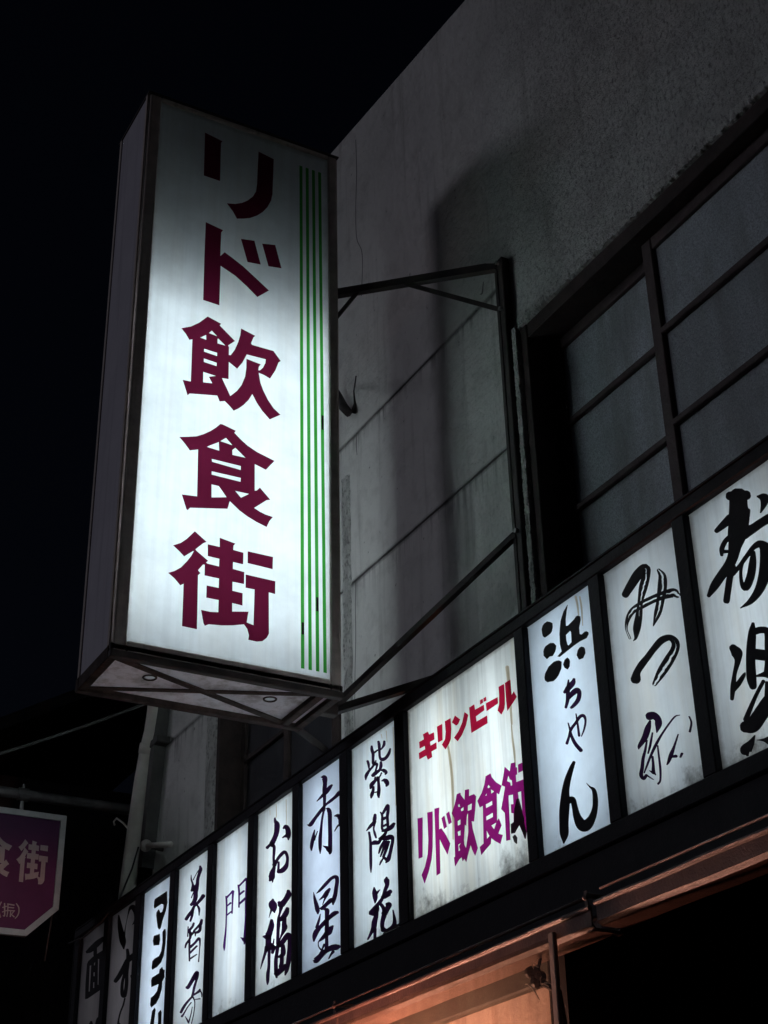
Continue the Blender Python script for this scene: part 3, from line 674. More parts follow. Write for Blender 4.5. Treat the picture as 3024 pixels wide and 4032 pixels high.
  ('stain', (1400,3300,S), [[(470,2300),(530,2230),(590,2130),(640,2040),(700,2005),(790,1985),(880,1910),(960,1860),(1010,1800),(1062,1770),(1066,1900),(880,2010),(760,2090),(640,2190),(560,2260)]], 'grime'),
  ('over', (1400,2900,S), [[(560,-50,14),(580,40,10)], [(670,-120,14),(690,120,8)], [(820,-200,14),(840,300,18),(870,900,24),(880,1500,16)]], 'rust')],
 'aka': [('s', (1180,3030,S), [
   [(470,165,15),(540,180,105),(555,300,80),(545,420,80),(540,520,70),(545,640,60),(540,780,50),(530,870,60),(520,930,40),(490,1100,40),(470,1300,50),(450,1500,70),(450,1700,60),(450,1830,15)],
   [(705,340,35),(660,390,70),(580,490,80),(480,590,50),(380,690,15)],
   [(950,520,75),(880,505,85),(780,600,60),(670,690,55),(570,770,40),(480,880,60),(350,1050,60),(240,1200,75),(170,1205,10)],
   [(580,850,10),(630,870,75),(660,960,80),(665,1200,75),(670,1450,75),(670,1650,75),(680,1780,55),(660,1830,35)],
   [(680,1720,60),(600,1700,60),(510,1660,8)], [(670,1800,60),(610,1740,50)],
   [(765,1015,15),(850,1010,80),(900,1080,90),(900,1180,75)], [(890,1200,50),(830,1240,25),(765,1350,5)],
   [(335,1310,8),(310,1430,40),(285,1560,60),(265,1690,50),(265,1765,15)], [(320,1530,40),(360,1440,15),(400,1340,4)]], 'violet_black'),
  ('s', (1180,3420,S), [
   [(365,545,8),(450,470,50),(580,330,65),(700,210,60),(800,185,75),(820,280,75),(800,420,75),(780,560,80),(740,700,80),(730,780,30)],
   [(305,510,6),(330,650,50),(370,800,80),(395,910,85),(400,980,30)], [(435,685,15),(520,610,50),(600,520,80),(655,445,45)], [(600,560,60),(540,690,25),(505,790,10)],
   [(465,865,40),(500,865,70),(600,770,70),(690,690,80),(740,680,60)],
   [(540,900,20),(600,905,85),(600,1020,75),(600,1200,75),(600,1350,80),(595,1500,60),(595,1650,65),(585,1790,70)],
   [(825,955,60),(760,980,85),(640,1080,70),(560,1170,80),(450,1280,70),(370,1380,95),(330,1480,80),(315,1585,20)], [(460,985,5),(430,1120,35),(380,1280,50)],
   [(730,1250,30),(700,1290,75),(640,1370,130),(580,1440,90),(480,1540,50),(415,1600,10)], [(415,1600,8),(420,1690,10),(470,1760,30),(530,1790,50)], [(545,1650,30),(490,1780,20),(400,1920,8)],
   [(320,2010,30),(360,2005,105),(470,1900,90),(580,1800,80),(700,1730,105),(810,1710,115),(850,1700,80)], [(740,1810,50),(690,1880,25),(640,1970,5)]], 'violet_black')],
 'ofuku': [('s', (1000,3200,6.1444), [
   [(510,135,35),(520,200,65),(560,280,115),(560,400,115),(540,520,105),(490,650,105),(440,760,110),(490,830,70),(490,950,60),(480,1100,50),(490,1220,60),(490,1330,70),(450,1450,115),(430,1570,135),(390,1640,50)],
   [(440,760,110),(370,800,60),(325,845,65)], [(455,1600,60),(455,1685,15)],
   [(500,1260,90),(560,1150,60),(650,1030,70),(750,950,70),(810,1050,60),(815,1180,60),(780,1300,95),(700,1390,105),(620,1425,85),(590,1430,50),(600,1330,45),(600,1200,45)],
   [(725,375,40),(780,335,85),(830,420,105),(840,540,105),(840,655,25)], [(800,560,90),(740,580,40),(700,605,20)]], 'violet_black'),
  ('s', (1000,3500,S), [
   [(415,235,45),(410,320,155),(430,420,140),(450,510,30)], [(390,440,50),(360,530,25),(330,630,5)],
   [(390,690,60),(385,800,105),(350,930,110),(300,1040,125),(215,1040,40)], [(320,1050,110),(320,1180,110),(320,1290,125)], [(280,1270,70),(250,1400,50),(200,1560,35),(145,1750,5)],
   [(335,1300,60),(335,1500,50),(330,1700,50),(310,1850,65),(305,2000,55),(300,2085,15)], [(390,1210,60),(430,1280,80),(410,1390,50)], [(420,1260,70),(500,1270,40),(560,1240,60)], [(445,1090,10),(430,1190,25)],
   [(760,50,60),(760,130,105),(690,250,95),(600,350,115),(560,300,60)], [(600,400,70),(575,520,30),(545,640,40),(545,760,60),(535,900,50),(530,1050,50),(530,1200,60)],
   [(740,430,60),(710,530,95),(640,630,90),(560,680,70)], [(680,640,60),(670,760,80),(680,840,95),(640,950,50),(600,1040,20),(560,1150,8)],
   [(560,1230,90),(640,1150,85),(710,1050,85),(770,1005,95),(790,1120,70),(790,1300,75),(770,1500,75),(750,1650,75),(720,1780,60),(690,1880,10)],
   [(530,1250,60),(510,1400,50),(490,1550,60),(490,1700,60),(500,1830,70),(505,1935,20)], [(640,1230,60),(650,1330,80),(640,1430,75),(560,1480,45),(510,1480,30)], [(620,1460,65),(620,1600,60),(600,1700,70)], [(510,1850,95),(600,1770,95),(700,1680,85)]], 'violet_black'),
  ('over', (1000,3200,6.1444), [[(540,-200,14),(545,60,20),(530,130,14)], [(780,-320,14),(785,0,14),(785,280,10)], [(390,-60,10),(395,60,6)]], 'rust')],
 'mon': [('s', (850,3400,S), [
   [(225,720,30),(235,800,35),(238,1000,30),(230,1200,25),(220,1450,30),(200,1650,40),(185,1800,45),(185,1890,15)], [(240,740,40),(310,670,30),(375,605,45),(375,660,40),(365,850,28),(355,1080,28)],
   [(245,930,20),(325,860,35)], [(240,1130,25),(300,1080,25),(350,1040,25)], [(495,475,30),(510,600,30),(510,780,25),(508,950,25)],
   [(510,490,30),(600,400,30),(670,335,45),(680,400,40),(668,650,35),(660,850,30),(658,1200,35),(645,1500,45),(640,1600,50),(625,1755,20)],
   [(640,1640,60),(600,1640,50),(545,1610,8)], [(630,1700,40),(600,1650,50)], [(520,680,30),(615,600,30)], [(520,880,30),(650,760,40)]], 'violet')],
 'michiko': [('s', (700,3380,S), [
   [(490,175,40),(500,240,70),(470,340,60),(440,450,60),(430,560,70),(400,650,105),(390,740,90),(390,850,85),(350,960,80),(300,1005,60)], [(295,360,10),(300,460,30),(330,560,40),(340,640,80),(310,700,50)], [(470,240,15),(400,350,10),(340,470,15)],
   [(345,740,12),(300,860,15)], [(560,820,75),(500,900,60),(420,990,50),(360,1050,45),(320,1140,60),(250,1230,60),(190,1320,60)], [(330,1150,50),(315,1250,45),(280,1365,30)], [(430,1020,30),(470,1100,40),(470,1240,10)]], 'violet_black'),
  ('s', (700,3380,S), [
   [(350,1415,40),(320,1490,45),(260,1570,50),(280,1650,60),(265,1750,40),(190,1860,40),(165,1945,25)], [(230,1490,20),(220,1700,20)], [(525,1345,50),(500,1430,60),(420,1510,40),(350,1600,40),(430,1610,50),(485,1560,55),(500,1450,50)],
   [(390,1620,30),(385,1690,15)], [(290,1660,60),(340,1620,40)], [(260,1760,35),(260,1900,35),(258,2050,30),(262,2230,26)], [(280,1930,50),(380,1840,40),(470,1740,45),(490,1850,25),(480,2000,12),(460,2250,20)], [(270,2060,35),(420,1910,30)], [(270,2190,30),(420,2090,15)]], 'violet_black'),
  ('s', (690,3780,8.78), [
   [(410,950,90),(450,940,110),(560,760,115),(680,560,135),(760,440,120),(770,560,90),(720,750,70),(660,960,75),(620,1150,70),(590,1250,70)], [(600,1220,70),(720,1160,60),(830,1080,80),(860,1020,50)], [(860,1040,40),(920,1150,40),(925,1280,20)],
   [(600,1260,60),(500,1370,60),(380,1510,70),(270,1680,80),(205,1810,70)], [(560,1470,30),(430,1640,30),(310,1850,40),(240,1950,60)], [(620,1280,50),(680,1420,25),(680,1620,20),(640,1900,20),(570,2200,20)],
   [(600,1620,10),(560,1850,20),(480,2150,30)], [(355,1950,10),(430,2080,40),(470,2180,30)], [(680,1370,20),(860,1340,40)]], 'violet_black')],
 'mannaru': [('p', (560,3480,4.007), [[(205,240),(395,115),(398,300),(375,430),(320,590),(310,640),(295,700),(270,722),(250,690),(225,500),(230,450),(262,405),(280,430),(292,460),(320,440),(340,380),(340,330),(310,315),(200,390),(190,370),(192,280)]], 'black_print'),
  ('p', (560,3480,4.007), [[(190,820),(280,790),(285,880),(270,965),(185,975),(172,900)],[(325,760),(350,720),(370,712),(380,760),(370,940),(345,1130),(300,1240),(235,1315),(165,1355),(155,1330),(165,1220),(200,1180),(270,1140),(305,1060),(325,920)]], 'black_print'),
  ('p', (560,3480,4.007), [[(320,1310),(330,1350),(358,1360),(355,1470),(320,1540),(310,1660),(275,1790),(220,1890),(148,1950),(130,1910),(140,1800),(190,1760),(240,1690),(265,1580),(150,1630),(145,1530),(160,1480),(270,1410),(280,1350)]], 'black_print'),
  ('p', (560,3480,4.007), [[(160,2010),(200,1955),(215,1990),(185,2212),(150,2330),(100,2380),(130,2212)],[(255,2040),(295,1990),(308,2030),(300,2212),(300,2300),(250,2360),(255,2212)]], 'black_print')],
 'izu': [('s', (430,3540,4.4929), [[(170,290,20),(185,430,60),(215,600,90),(245,750,100),(260,880,20)], [(270,650,30),(290,500,10),(330,300,10),(370,170,40),(430,150,85),(470,250,60),(475,370,55),(415,455,8)]], 'black_print'),
  ('s', (430,3540,4.4929), [[(325,900,45),(335,1000,55),(330,1120,60),(310,1300,60),(310,1480,55),(290,1640,60),(260,1710,75),(230,1650,55),(235,1480,45),(270,1330,40),(300,1240,40)], [(455,965,60),(410,1020,85),(330,1090,80),(250,1230,70),(180,1360,70),(115,1450,60)], [(400,1360,40),(412,1460,10)], [(405,1350,25),(440,1290,25),(460,1370,12)], [(280,1760,20),(250,1880,20),(200,2010,20),(165,2170,25),(180,2230,60)]], 'black_print')],
 'men': [('s', (310,3640,5.643), [[(190,610,60),(270,560,105),(420,420,115),(545,315,80)], [(370,480,70),(370,680,70)]], 'black_print'),
  ('p', (310,3640,5.643), [[(190,880),(215,820),(330,710),(420,650),(530,580),(530,780),(515,1340),(490,1450),(200,1650),(148,1660),(155,1330)],[(245,920),(285,905),(250,1490),(222,1490)],[(430,770),(462,770),(445,1340),(422,1340)],[(345,860),(375,830),(365,900),(340,920)],[(330,1070),(365,1060),(360,1150),(330,1150)],[(325,1290),(352,1280),(350,1410),(322,1410)]], 'black_print'),
  ('s', (310,3640,5.643), [[(280,2170,50),(270,2260,100)], [(470,2030,20),(430,2120,65),(400,2260,70)]], 'black_print')],
}
# y from, y to, lettering, face tint, dirt, mould, tube strength, label
PANELS = [
 (2.736, 3.135, 'kotobuki', (0.80, 0.85, 0.88), 0.55, 0.36, 5.2, 'grimy white lit sign panel with thick black brush characters, cut off by right edge'),
 (3.194, 3.571, 'mitsuwa', (0.78, 0.84, 0.88), 0.45, 0.28, 5.2, 'greyish lit sign panel whose three black brush characters are peeling to outlines'),
 (3.632, 4.017, 'hama', (0.76, 0.87, 0.98), 0.14, 0.16, 7.6, 'bluish white lit sign panel with round black dots above hiragana lettering'),
 (4.074, 4.858, 'kirin', (0.86, 0.90, 0.88), 0.95, 0.30, 9.0, 'double-width streaked lit sign panel with red and magenta lettering'),
 (4.929, 5.322, 'murasaki', (0.82, 0.90, 0.95), 0.50, 0.18, 8.4, 'lit sign panel with three dark brush characters, right beside the double-width panel'),
 (5.393, 5.776, 'aka', (0.76, 0.85, 1.0), 0.02, -0.5, 7.2, 'clean pale blue lit sign panel with two large thin-stroked brush characters'),
 (5.835, 6.234, 'ofuku', (0.86, 0.92, 0.95), 0.50, 0.18, 8.8, 'lit sign panel with two heavy characters under brown drips, left of clean blue panel'),
 (6.297, 6.699, 'mon', (0.84, 0.90, 0.95), 0.50, 0.14, 8.6, 'lit sign panel with one single thin violet character'),
 (6.765, 7.175, 'michiko', (0.84, 0.90, 0.95), 0.28, 0.05, 8, 'lit sign panel with three small cracked brush characters'),
 (7.244, 7.651, 'mannaru', (0.78, 0.86, 0.98), 0.15, 0.0, 7.6, 'lit sign panel with bold heavy black katakana, beside the two dim panels'),
 (7.728, 8.134, 'izu', (0.80, 0.72, 0.76), 0.30, 0.05, 0.55, 'dimly glowing grey sign panel with curving hiragana, next to bold katakana panel'),  # unlit panel; weak tube added for light leaking from its neighbours
 (8.203, 8.617, 'men', (0.72, 0.65, 0.68), 0.30, 0.05, 0.30, 'dark grey sign panel barely glowing at the far left end of the row'),  # also unlit; a fainter added tube brightens it
]


bw = Board('x', 0.0, (-1, 0, 0))
for sheet, st in (((1200, 0, .9095), [(183,500,1.6),(186,620,2.4),(183,740,2),(186,850,2.4),(204,898,2.4),(207,960,2),(203,1060,1.4)]),
                  ((1280, 1500, 1.475), [(180,1150,2),(176,1300,3),(179,1480,3.4),(175,1680,3),(173,1900,2.4),(174,2010,2)]),
                  ((1280, 1500, 1.475), [(185,300,3),(182,370,4),(186,430,2)]),
                  ((1200, 900, .9095), [(640,190,2),(636,230,5),(628,236,2)]),
                  ((1200, 900, .9095), [(690,215,5),(676,236,4),(668,250,2)])):
    char_strokes(bw, sheet, [[(a, b, max(2.0, c)) for a, b, c in st]], M['crack'], bld, 'crack', 0.0010)

# ------------------------------------------------------------------ the tall projecting sign
SX0, SX1, SY0, SY1, SZ0, SZ1 = -1.400, -0.490, 4.850, 5.212, 3.850, 6.515
sg = empty('projecting_sign', (-0.945, 5.03, 3.85), 'tall white lit box sign with crimson vertical lettering and green stripes', 'sign')
fx0, fx1, fz0, fz1 = -1.345, -0.535, 3.920, 6.487
am = acrylic('big_sign_acrylic', fx1 - fx0, fz1 - fz0, 0, (0.82, 0.90, 0.93), 0.26, -0.35, 2.0)
face = mesh('front_face', [(fx0-.02, SY0+.012, fz0-.02), (fx1+.02, SY0+.012, fz0-.02), (fx1+.02, SY0+.012, fz1+.02), (fx0-.02, SY0+.012, fz1+.02)], [(0, 1, 2, 3)], am, sg, (fx0, SY0+.012, fz0))
mesh('back_face', [(fx0-.02, SY1-.012, fz0-.02), (fx1+.02, SY1-.012, fz0-.02), (fx1+.02, SY1-.012, fz1+.02), (fx0-.02, SY1-.012, fz1+.02)], [(3, 2, 1, 0)], acrylic('big_sign_back_acrylic', fx1 - fx0, fz1 - fz0, 0, (0.93, 0.97, 0.97), 0.05, -0.35, 5.0, 0.9), sg, (fx0, SY1-.012, fz0))
# retaining frames front and back, mitred pieces
for (yy, yb) in ((SY0 - .006, SY0 + .010), (SY1 - .010, SY1 + .006)):
    part('retainer', M['retainer'], sg, (SX0+.006, yy, fz0-.045), (fx0, yb, fz1+.02), 0.004)
    part('retainer', M['retainer'], sg, (fx1, yy, fz0-.045), (SX1-.006, yb, fz1+.02), 0.004)
    part('retainer', M['retainer'], sg, (fx0+.001, yy, fz0-.045), (fx1-.001, yb, fz0), 0.004)
    part('retainer', M['retainer'], sg, (fx0+.001, yy, fz1), (fx1-.001, yb, fz1+.021), 0.004)
# side panels (white inside), top, angle irons
def shell(name, a, b, inner, outm):
    part(name, outm, sg, a, b)
part('side_panel', M['side'], sg, (SX0, SY0+.014, SZ0+.055), (SX0+.006, SY1-.014, SZ1-.004))
part('side_panel', M['side'], sg, (SX1-.006, SY0+.014, SZ0+.055), (SX1, SY1-.014, SZ1-.004))
part('inner_lining', M['lining'], sg, (SX0+.008, SY0+.016, SZ0+.062), (SX0+.010, SY1-.016, SZ1-.012))
part('inner_lining', M['lining'], sg, (SX1-.010, SY0+.016, SZ0+.062), (SX1-.008, SY1-.016, SZ1-.012))
part('top_panel', M['iron'], sg, (SX0-.006, SY0-.008, SZ1-.003), (SX1+.006, SY1+.008, SZ1+.004))
for x in (SX0 - .004, SX1 - .018):
    for (a, b) in ((SY0+.0105, SY0+.0135), (SY1-.0135, SY1-.0105)): pass
# edge trims down the outer corners
for x, y in ((SX0-.005, SY0+.011), (SX0-.005, SY1-.030), (SX1-.002, SY0+.011), (SX1-.002, SY1-.030)):
    part('corner_trim', M['retainer'], sg, (x, y, SZ0+.05), (x+.0075, y+.019, SZ1-.003))
# bottom: perforated white tray with two drain holes, framed by angle iron, crossed flats beneath
tz = SZ0 + .024
def disc(cx, cy, r, n=18): return [Vector((cx + r*math.cos(2*math.pi*k/n), cy + r*math.sin(2*math.pi*k/n), tz)) for k in range(n)]
rect = [Vector((SX0+.004, SY0+.014, tz)), Vector((SX1-.004, SY0+.014, tz)), Vector((SX1-.004, SY1-.014, tz)), Vector((SX0+.004, SY1-.014, tz))]
def on_z(px, py, z): d = ray(px, py); return EYE + d * ((z - EYE.z) / d.z)
holes = [tuple(on_z(590, 2664, tz))[:2], tuple(on_z(1063, 2749, tz))[:2]]
outline([rect] + [disc(*h, 0.018) for h in holes], Vector((0, 0, -1)), M['tray'], sg, 'bottom_tray', 0.003)
for hx, hy in holes:
    rg = MB(); pts = disc(hx, hy, 0.024); pts = [p + Vector((0, 0, -.004)) for p in pts]
    rg.tube(pts + [pts[0]], 0.004, 6, False); rg.build('grommet', M['rusty'], sg, smooth=True)
part('bottom_rail', M['iron'], sg, (SX0-.004, SY0-.010, SZ0), (SX1+.004, SY0+.020, SZ0+.028), 0.003)
part('bottom_rail', M['iron'], sg, (SX0-.004, SY0-.006, SZ0+.0285), (SX1+.004, SY0+.012, SZ0+.053), 0.003)
part('bottom_rail', M['rusty'], sg, (SX0-.004, SY1-.024, SZ0), (SX1+.004, SY1+.010, SZ0+.053), 0.003)
part('bottom_rail', M['rusty'], sg, (SX0-.004, SY0+.022, SZ0+.002), (SX0+.030, SY1-.026, SZ0+.052), 0.003)
part('bottom_rail', M['rusty'], sg, (SX1-.095, SY0+.022, SZ0+.002), (SX1-.060, SY1-.026, SZ0+.03), 0.003)
part('bottom_rail', M['rusty'], sg, (SX1-.030, SY0+.022, SZ0+.002), (SX1+.004, SY1-.026, SZ0+.052), 0.003)
MB().bar((SX0+.03, SY0+.02, SZ0+.008), (SX1-.06, SY1-.024, SZ0+.008), 0.005, 0.030).build('cross_brace', M['rusty'], sg)
MB().bar((SX0+.03, SY1-.024, SZ0+.014), (SX1-.06, SY0+.02, SZ0+.014), 0.005, 0.026).build('cross_brace', M['rusty'], sg)
# fluorescent tubes: the lower pair burns, the upper pair is dead
TB = tube_mat('sign_tube_lit', 7.9); TD = tube_mat('tube_dead', 0)
for x in (-1.27, -1.055, -0.82, -0.61):
    MB().tube([(x, 5.031, 4.02), (x, 5.031, 5.50)], 0.018, 10).build('fluorescent_tube', TB, sg, smooth=True)
    MB().tube([(x, 5.031, 5.56), (x, 5.031, 6.40)], 0.018, 10).build('fluorescent_tube', TD, sg, smooth=True)
part('light_baffle', M['dull'], sg, (SX0+.012, 5.055, 5.58), (SX1-.012, 5.075, SZ1-.02))  # unseen board added to keep bounced light out of the upper part
part('inner_lining', M['dull'], sg, (SX0+.0105, SY0+.016, 5.58), (SX0+.0115, SY1-.016, SZ1-.012))  # extra dark lining, added up here to dim the bounce
part('inner_lining', M['dull'], sg, (SX1-.0115, SY0+.016, 5.58), (SX1-.0105, SY1-.016, SZ1-.012))
part('tube_batten', M['inside'], sg, (-0.958, 5.015, 3.95), (-0.922, 5.047, 6.45))
# lettering and stripes on the front
bs = Board('y', SY0 + .012, (0, -1, 0))
for sheet, polys in BIG: char_poly(bs, sheet, polys, M['crimson'], face)
for k in range(4):
    a = -0.674 + k * 0.0313
    zt = 6.405 - k * 0.0
    mb = MB(); nseg = 24
    for i in range(nseg):
        z0 = 3.95 + (6.405 - 3.95) * i / nseg; z1 = 3.95 + (6.405 - 3.95) * (i + 1) / nseg
        sh0 = 0.020 * (1 - i / nseg); sh1 = 0.020 * (1 - (i + 1) / nseg)
        y = SY0 + .0105
        mb.add([(a+sh0, y, z0), (a+sh0+.0145, y, z0), (a+sh1+.0145, y, z1), (a+sh1, y, z1)], [(0, 1, 2, 3)])
    mb.build('stripe', M['green'], face)
for (k, z, L) in ((3, 5.03, .07), (0, 4.09, .05), (2, 4.20, .06)):
    a = -0.674 + k * 0.0313 + 0.020 * (1 - (z - 3.95) / 2.455)
    MB().box((a+.003, SY0+.0092, z), (a+.0125, SY0+.0100, z+L)).build('stripe_scuff', M['grime'], face)

# ------------------------------------------------------------------ iron bracket carrying the sign
br = empty('sign_bracket', (-0.02, 4.245, 3.92), 'dark iron wall bracket with stays holding the tall sign', 'bracket')
part('post', M['iron'], br, (-0.042, 4.240, 3.62), (-0.002, 4.284, 5.680), 0.004)
part('post_flange', M['iron'], br, (-0.046, 4.274, 3.62), (-0.0425, 4.292, 5.675))
part('side_plate', M['iron'], br, (SX1+.001, 5.02, 5.66), (SX1+.080, 5.05, 6.115), 0.003)
def pxl(px, py, t0, t1, f):
    return Vector(t0).lerp(Vector(t1), f)
A0, A1 = Vector((-0.43, 5.045, 5.90)), Vector((-0.042, 4.266, 5.652))
MB().bar(A0, A0.lerp(A1, .93), 0.030, 0.006).bar(A0.lerp(A1, .92), A1 + Vector((0, .01, -.004)), 0.030, 0.006).build('arm', M['iron'], br)
MB().bar(A0 + Vector((0, .012, -.02)), A1 + Vector((0, .012, -.02)), 0.006, 0.030).build('arm_flange', M['iron'], br)
MB().bar((-0.43, 5.045, 5.72), A0.lerp(A1, .20), 0.022, 0.006).build('stay', M['iron'], br)
MB().bar(A0.lerp(A1, .42), (-0.044, 4.268, 5.42), 0.020, 0.006).build('stay', M['iron'], br)
B0, B1 = Vector((-0.43, 5.045, 3.90)), Vector((-0.046, 4.280, 4.383))
MB().bar(B0, B1, 0.028, 0.006).bar(B0 + Vector((0, .01, -.017)), B1 + Vector((0, .01, -.017)), 0.006, 0.026).build('arm', M['iron'], br)
MB().bar(B0 + Vector((.002, .004, -.01)), (-0.02, 4.62, 3.99), 0.030, 0.006).bar(B0 + Vector((.002, .016, -.025)), (-0.02, 4.63, 3.975), 0.006, 0.026).build('arm', M['iron'], br)
MB().bar((SX1-.02, 5.226, 3.875), on_x(1290, 2960, -.03), 0.034, 0.006).build('stay', M['iron'], br)
part('side_plate', M['iron'], br, (SX1+.001, 5.02, 3.86), (SX1+.075, 5.06, 3.94), 0.003)
for z in (5.655, 5.42, 4.39):
    MB().tube([(-0.042, 4.262, z), (-0.056, 4.262, z)], 0.010, 6).build('bolt', M['bolt'], br)
# black feed cable looping from the sign to the wall
c0 = on_y(1296, 1490, 5.14); c0.x = SX1 - .004
MB().tube([c0, on_x(1318, 1520, -.10), on_x(1330, 1560, -.06), on_x(1350, 1600, -.045), on_x(1372, 1625, -.035), on_x(1392, 1622, -.02), on_x(1397, 1590, -.005), on_x(1393, 1540, -.004), on_x(1402, 1480, -.004)],
          [.006, .008, .022, .024, .022, .014, .006, .003, .0025], 8).build('feed_cable', M['cable'], None, smooth=True)
tag(bpy.data.objects['feed_cable'], 'thick black cable looping from the tall sign to the wall', 'cable')

# ------------------------------------------------------------------ the row of lit shop signs
ZB, ZT, XF = 3.042, 3.861, -0.200
band = empty('sign_band', (-0.1, 5.7, 3.0), 'long black iron box frame holding the row of lit panels', 'sign frame')
FB = M['frame_black']
part('top_rail', FB, band, (-0.225, 2.70, ZT-.004), (-0.178, 8.70, ZT+.040), 0.004)
part('top_cover', FB, band, (-0.177, 2.70, ZT+.020), (-0.018, 8.70, ZT+.034))
part('top_lip', FB, band, (-0.2285, 2.70, ZT+.041), (-0.190, 8.70, ZT+.047))
part('bottom_rail', FB, band, (-0.228, 2.70, ZB-.055), (-0.172, 8.70, ZB+.003), 0.004)
part('bottom_cover', FB, band, (-0.171, 2.70, ZB-.03), (-0.016, 8.70, ZB-.018))
part('back_panel', M['inside'], band, (-0.034, 2.70, ZB-.016), (-0.018, 8.70, ZT+.018))
part('fascia', FB, band, (-0.215, -0.6, 2.80), (-0.172, 8.72, ZB-.057), 0.003)
part('end_panel', FB, band, (-0.222, 8.701, ZB-.05), (-0.018, 8.712, ZT+.04))

def lit(s): return tube_mat('tube_%g' % s, s)
bx = Board('x', XF, (-1, 0, 0))
yprev = None; edges = []
for spec in PANELS:
    (y0, y1, key, tint, dirt, mould, power, label) = spec
    wd_, ht_ = y1 - y0, ZT - ZB
    s = empty('shop_sign', (-0.12, (y0+y1)/2, ZB), label, 'sign', 'lit panels in the sign row')
    mat = acrylic('acrylic_' + key, wd_, ht_, 1, tint, dirt, mould, 3.7 * (len(edges) + 1), 0.72)
    fc = mesh('face', [(XF, y0-.014, ZB-.004), (XF, y1+.014, ZB-.004), (XF, y1+.014, ZT+.010), (XF, y0-.014, ZT+.010)], [(3, 2, 1, 0)], mat, s, (XF, y0, ZB))
    tl = lit(power); n = 2 if wd_ > .6 else 1
    for q in range(n):
        yc = y0 + wd_ * (q + .5) / n
        MB().tube([(-0.075, yc, ZB+.03), (-0.075, yc, ZT-.03)], 0.014, 8).build('fluorescent_tube', tl, s, smooth=True)
    edges.append((y0, y1))
    for (kind, sheet, data, mk) in LETTERS[key]:
        if kind == 'p': char_poly(bx, sheet, data, M[mk], fc)
        elif kind == 's': char_strokes(bx, sheet, [[(q[0], q[1], q[2] * 1.12, *q[3:]) for q in st] for st in data], M[mk], fc)
        elif kind == 'over':
            for q, st in enumerate(data): char_strokes(bx, sheet, [st], M[mk], fc, 'peeled_patch' if mk == 'peel' else 'rain_streak', (0.0055 if mk == 'peel' else 0.0007) + q * 0.0001)
        elif kind == 'stain':
            for q in data: char_poly(bx, sheet, [q], M[mk], fc, 'grime_patch', 0.0042)
# mullions and white partitions between the panels
cuts = [(edges[0][0]-.034, edges[0][0])] + [(edges[k][1], edges[k+1][0]) for k in range(len(edges)-1)] + [(edges[-1][1], edges[-1][1]+.07)]
for a, b in cuts:
    part('mullion', FB, band, (-0.224, a, ZB+.004), (XF+.022-.001, b, ZT-.005), 0.003)
    part('partition', M['inside'], band, (-0.176, (a+b)/2-.006, ZB-.014), (-0.036, (a+b)/2+.006, ZT+.016))

# ------------------------------------------------------------------ gutter below the row
gt = empty('rain_gutter', (-0.29, 4.0, 2.70), 'brown half-round rain gutter under the sign row glowing in orange light', 'gutter')
def gutter_run(y0, y1, dz, name='trough'):
    prof = [(-.342, .008), (-.342, -.040), (-.330, -.052), (-.246, -.052), (-.234, -.040), (-.234, .012)]
    inner = [(-.238, .012), (-.238, -.038), (-.248, -.048), (-.328, -.048), (-.338, -.038), (-.338, .008)]
    ring = prof + inner; m = len(ring); mb = MB(); nn = max(2, int((y1 - y0) / .12)); rg = random.Random(int(y0 * 10)); vs = []; fs = []
    for q in range(nn + 1):
        y = y0 + (y1 - y0) * q / nn; jx, jz = rg.uniform(-.0012, .0012), rg.uniform(-.0015, .0015)
        vs += [(x + jx, y, 2.765 + dz + z + jz) for x, z in ring]
    for q in range(nn):
        for k in range(m): fs.append((q*m+k, q*m+(k+1) % m, q*m+m+(k+1) % m, q*m+m+k))
    fs += [tuple(range(m))[::-1], tuple(nn*m + k for k in range(m))]
    mb.add(vs, fs)
    mb.tube([(-0.345, y0 + (y1-y0)*q/nn, 2.775 + dz + rg.uniform(-.0012, .0012)) for q in range(nn + 1)], 0.0085, 8)
    return mb.build(name, M['gutter'], gt, smooth=False)
gutter_run(-0.5, 3.575, 0.006); gutter_run(3.602, 8.6, 0.0)
MB().tube([(-0.345, 3.625, 2.806), (-0.345, 8.6, 2.806)], 0.006, 8).build('rail', M['gutter'], gt, smooth=True)
MB().tube([(-0.345, -0.5, 2.815), (-0.345, 3.545, 2.815)], 0.0045, 8).build('rail', M['gutter'], gt, smooth=True)
for y in (3.612, 5.2, 6.9, 2.2):
    MB().bar((-0.348, y, 2.780), (-0.348, y, 2.825), 0.014, 0.004, (0, 1, 0)).bar((-0.350, y, 2.812), (-0.210, y, 2.812), 0.014, 0.004).ball((-0.350, y, 2.806), 0.010, 6, 4).build('hanger', M['gutter'], gt)
    MB().box((-0.3455, y-.012, 2.722), (-0.3425, y+.012, 2.766)).box((-0.345, y-.012, 2.709), (-0.236, y+.012, 2.7125)).build('joint_clip', M['gutter'], gt)

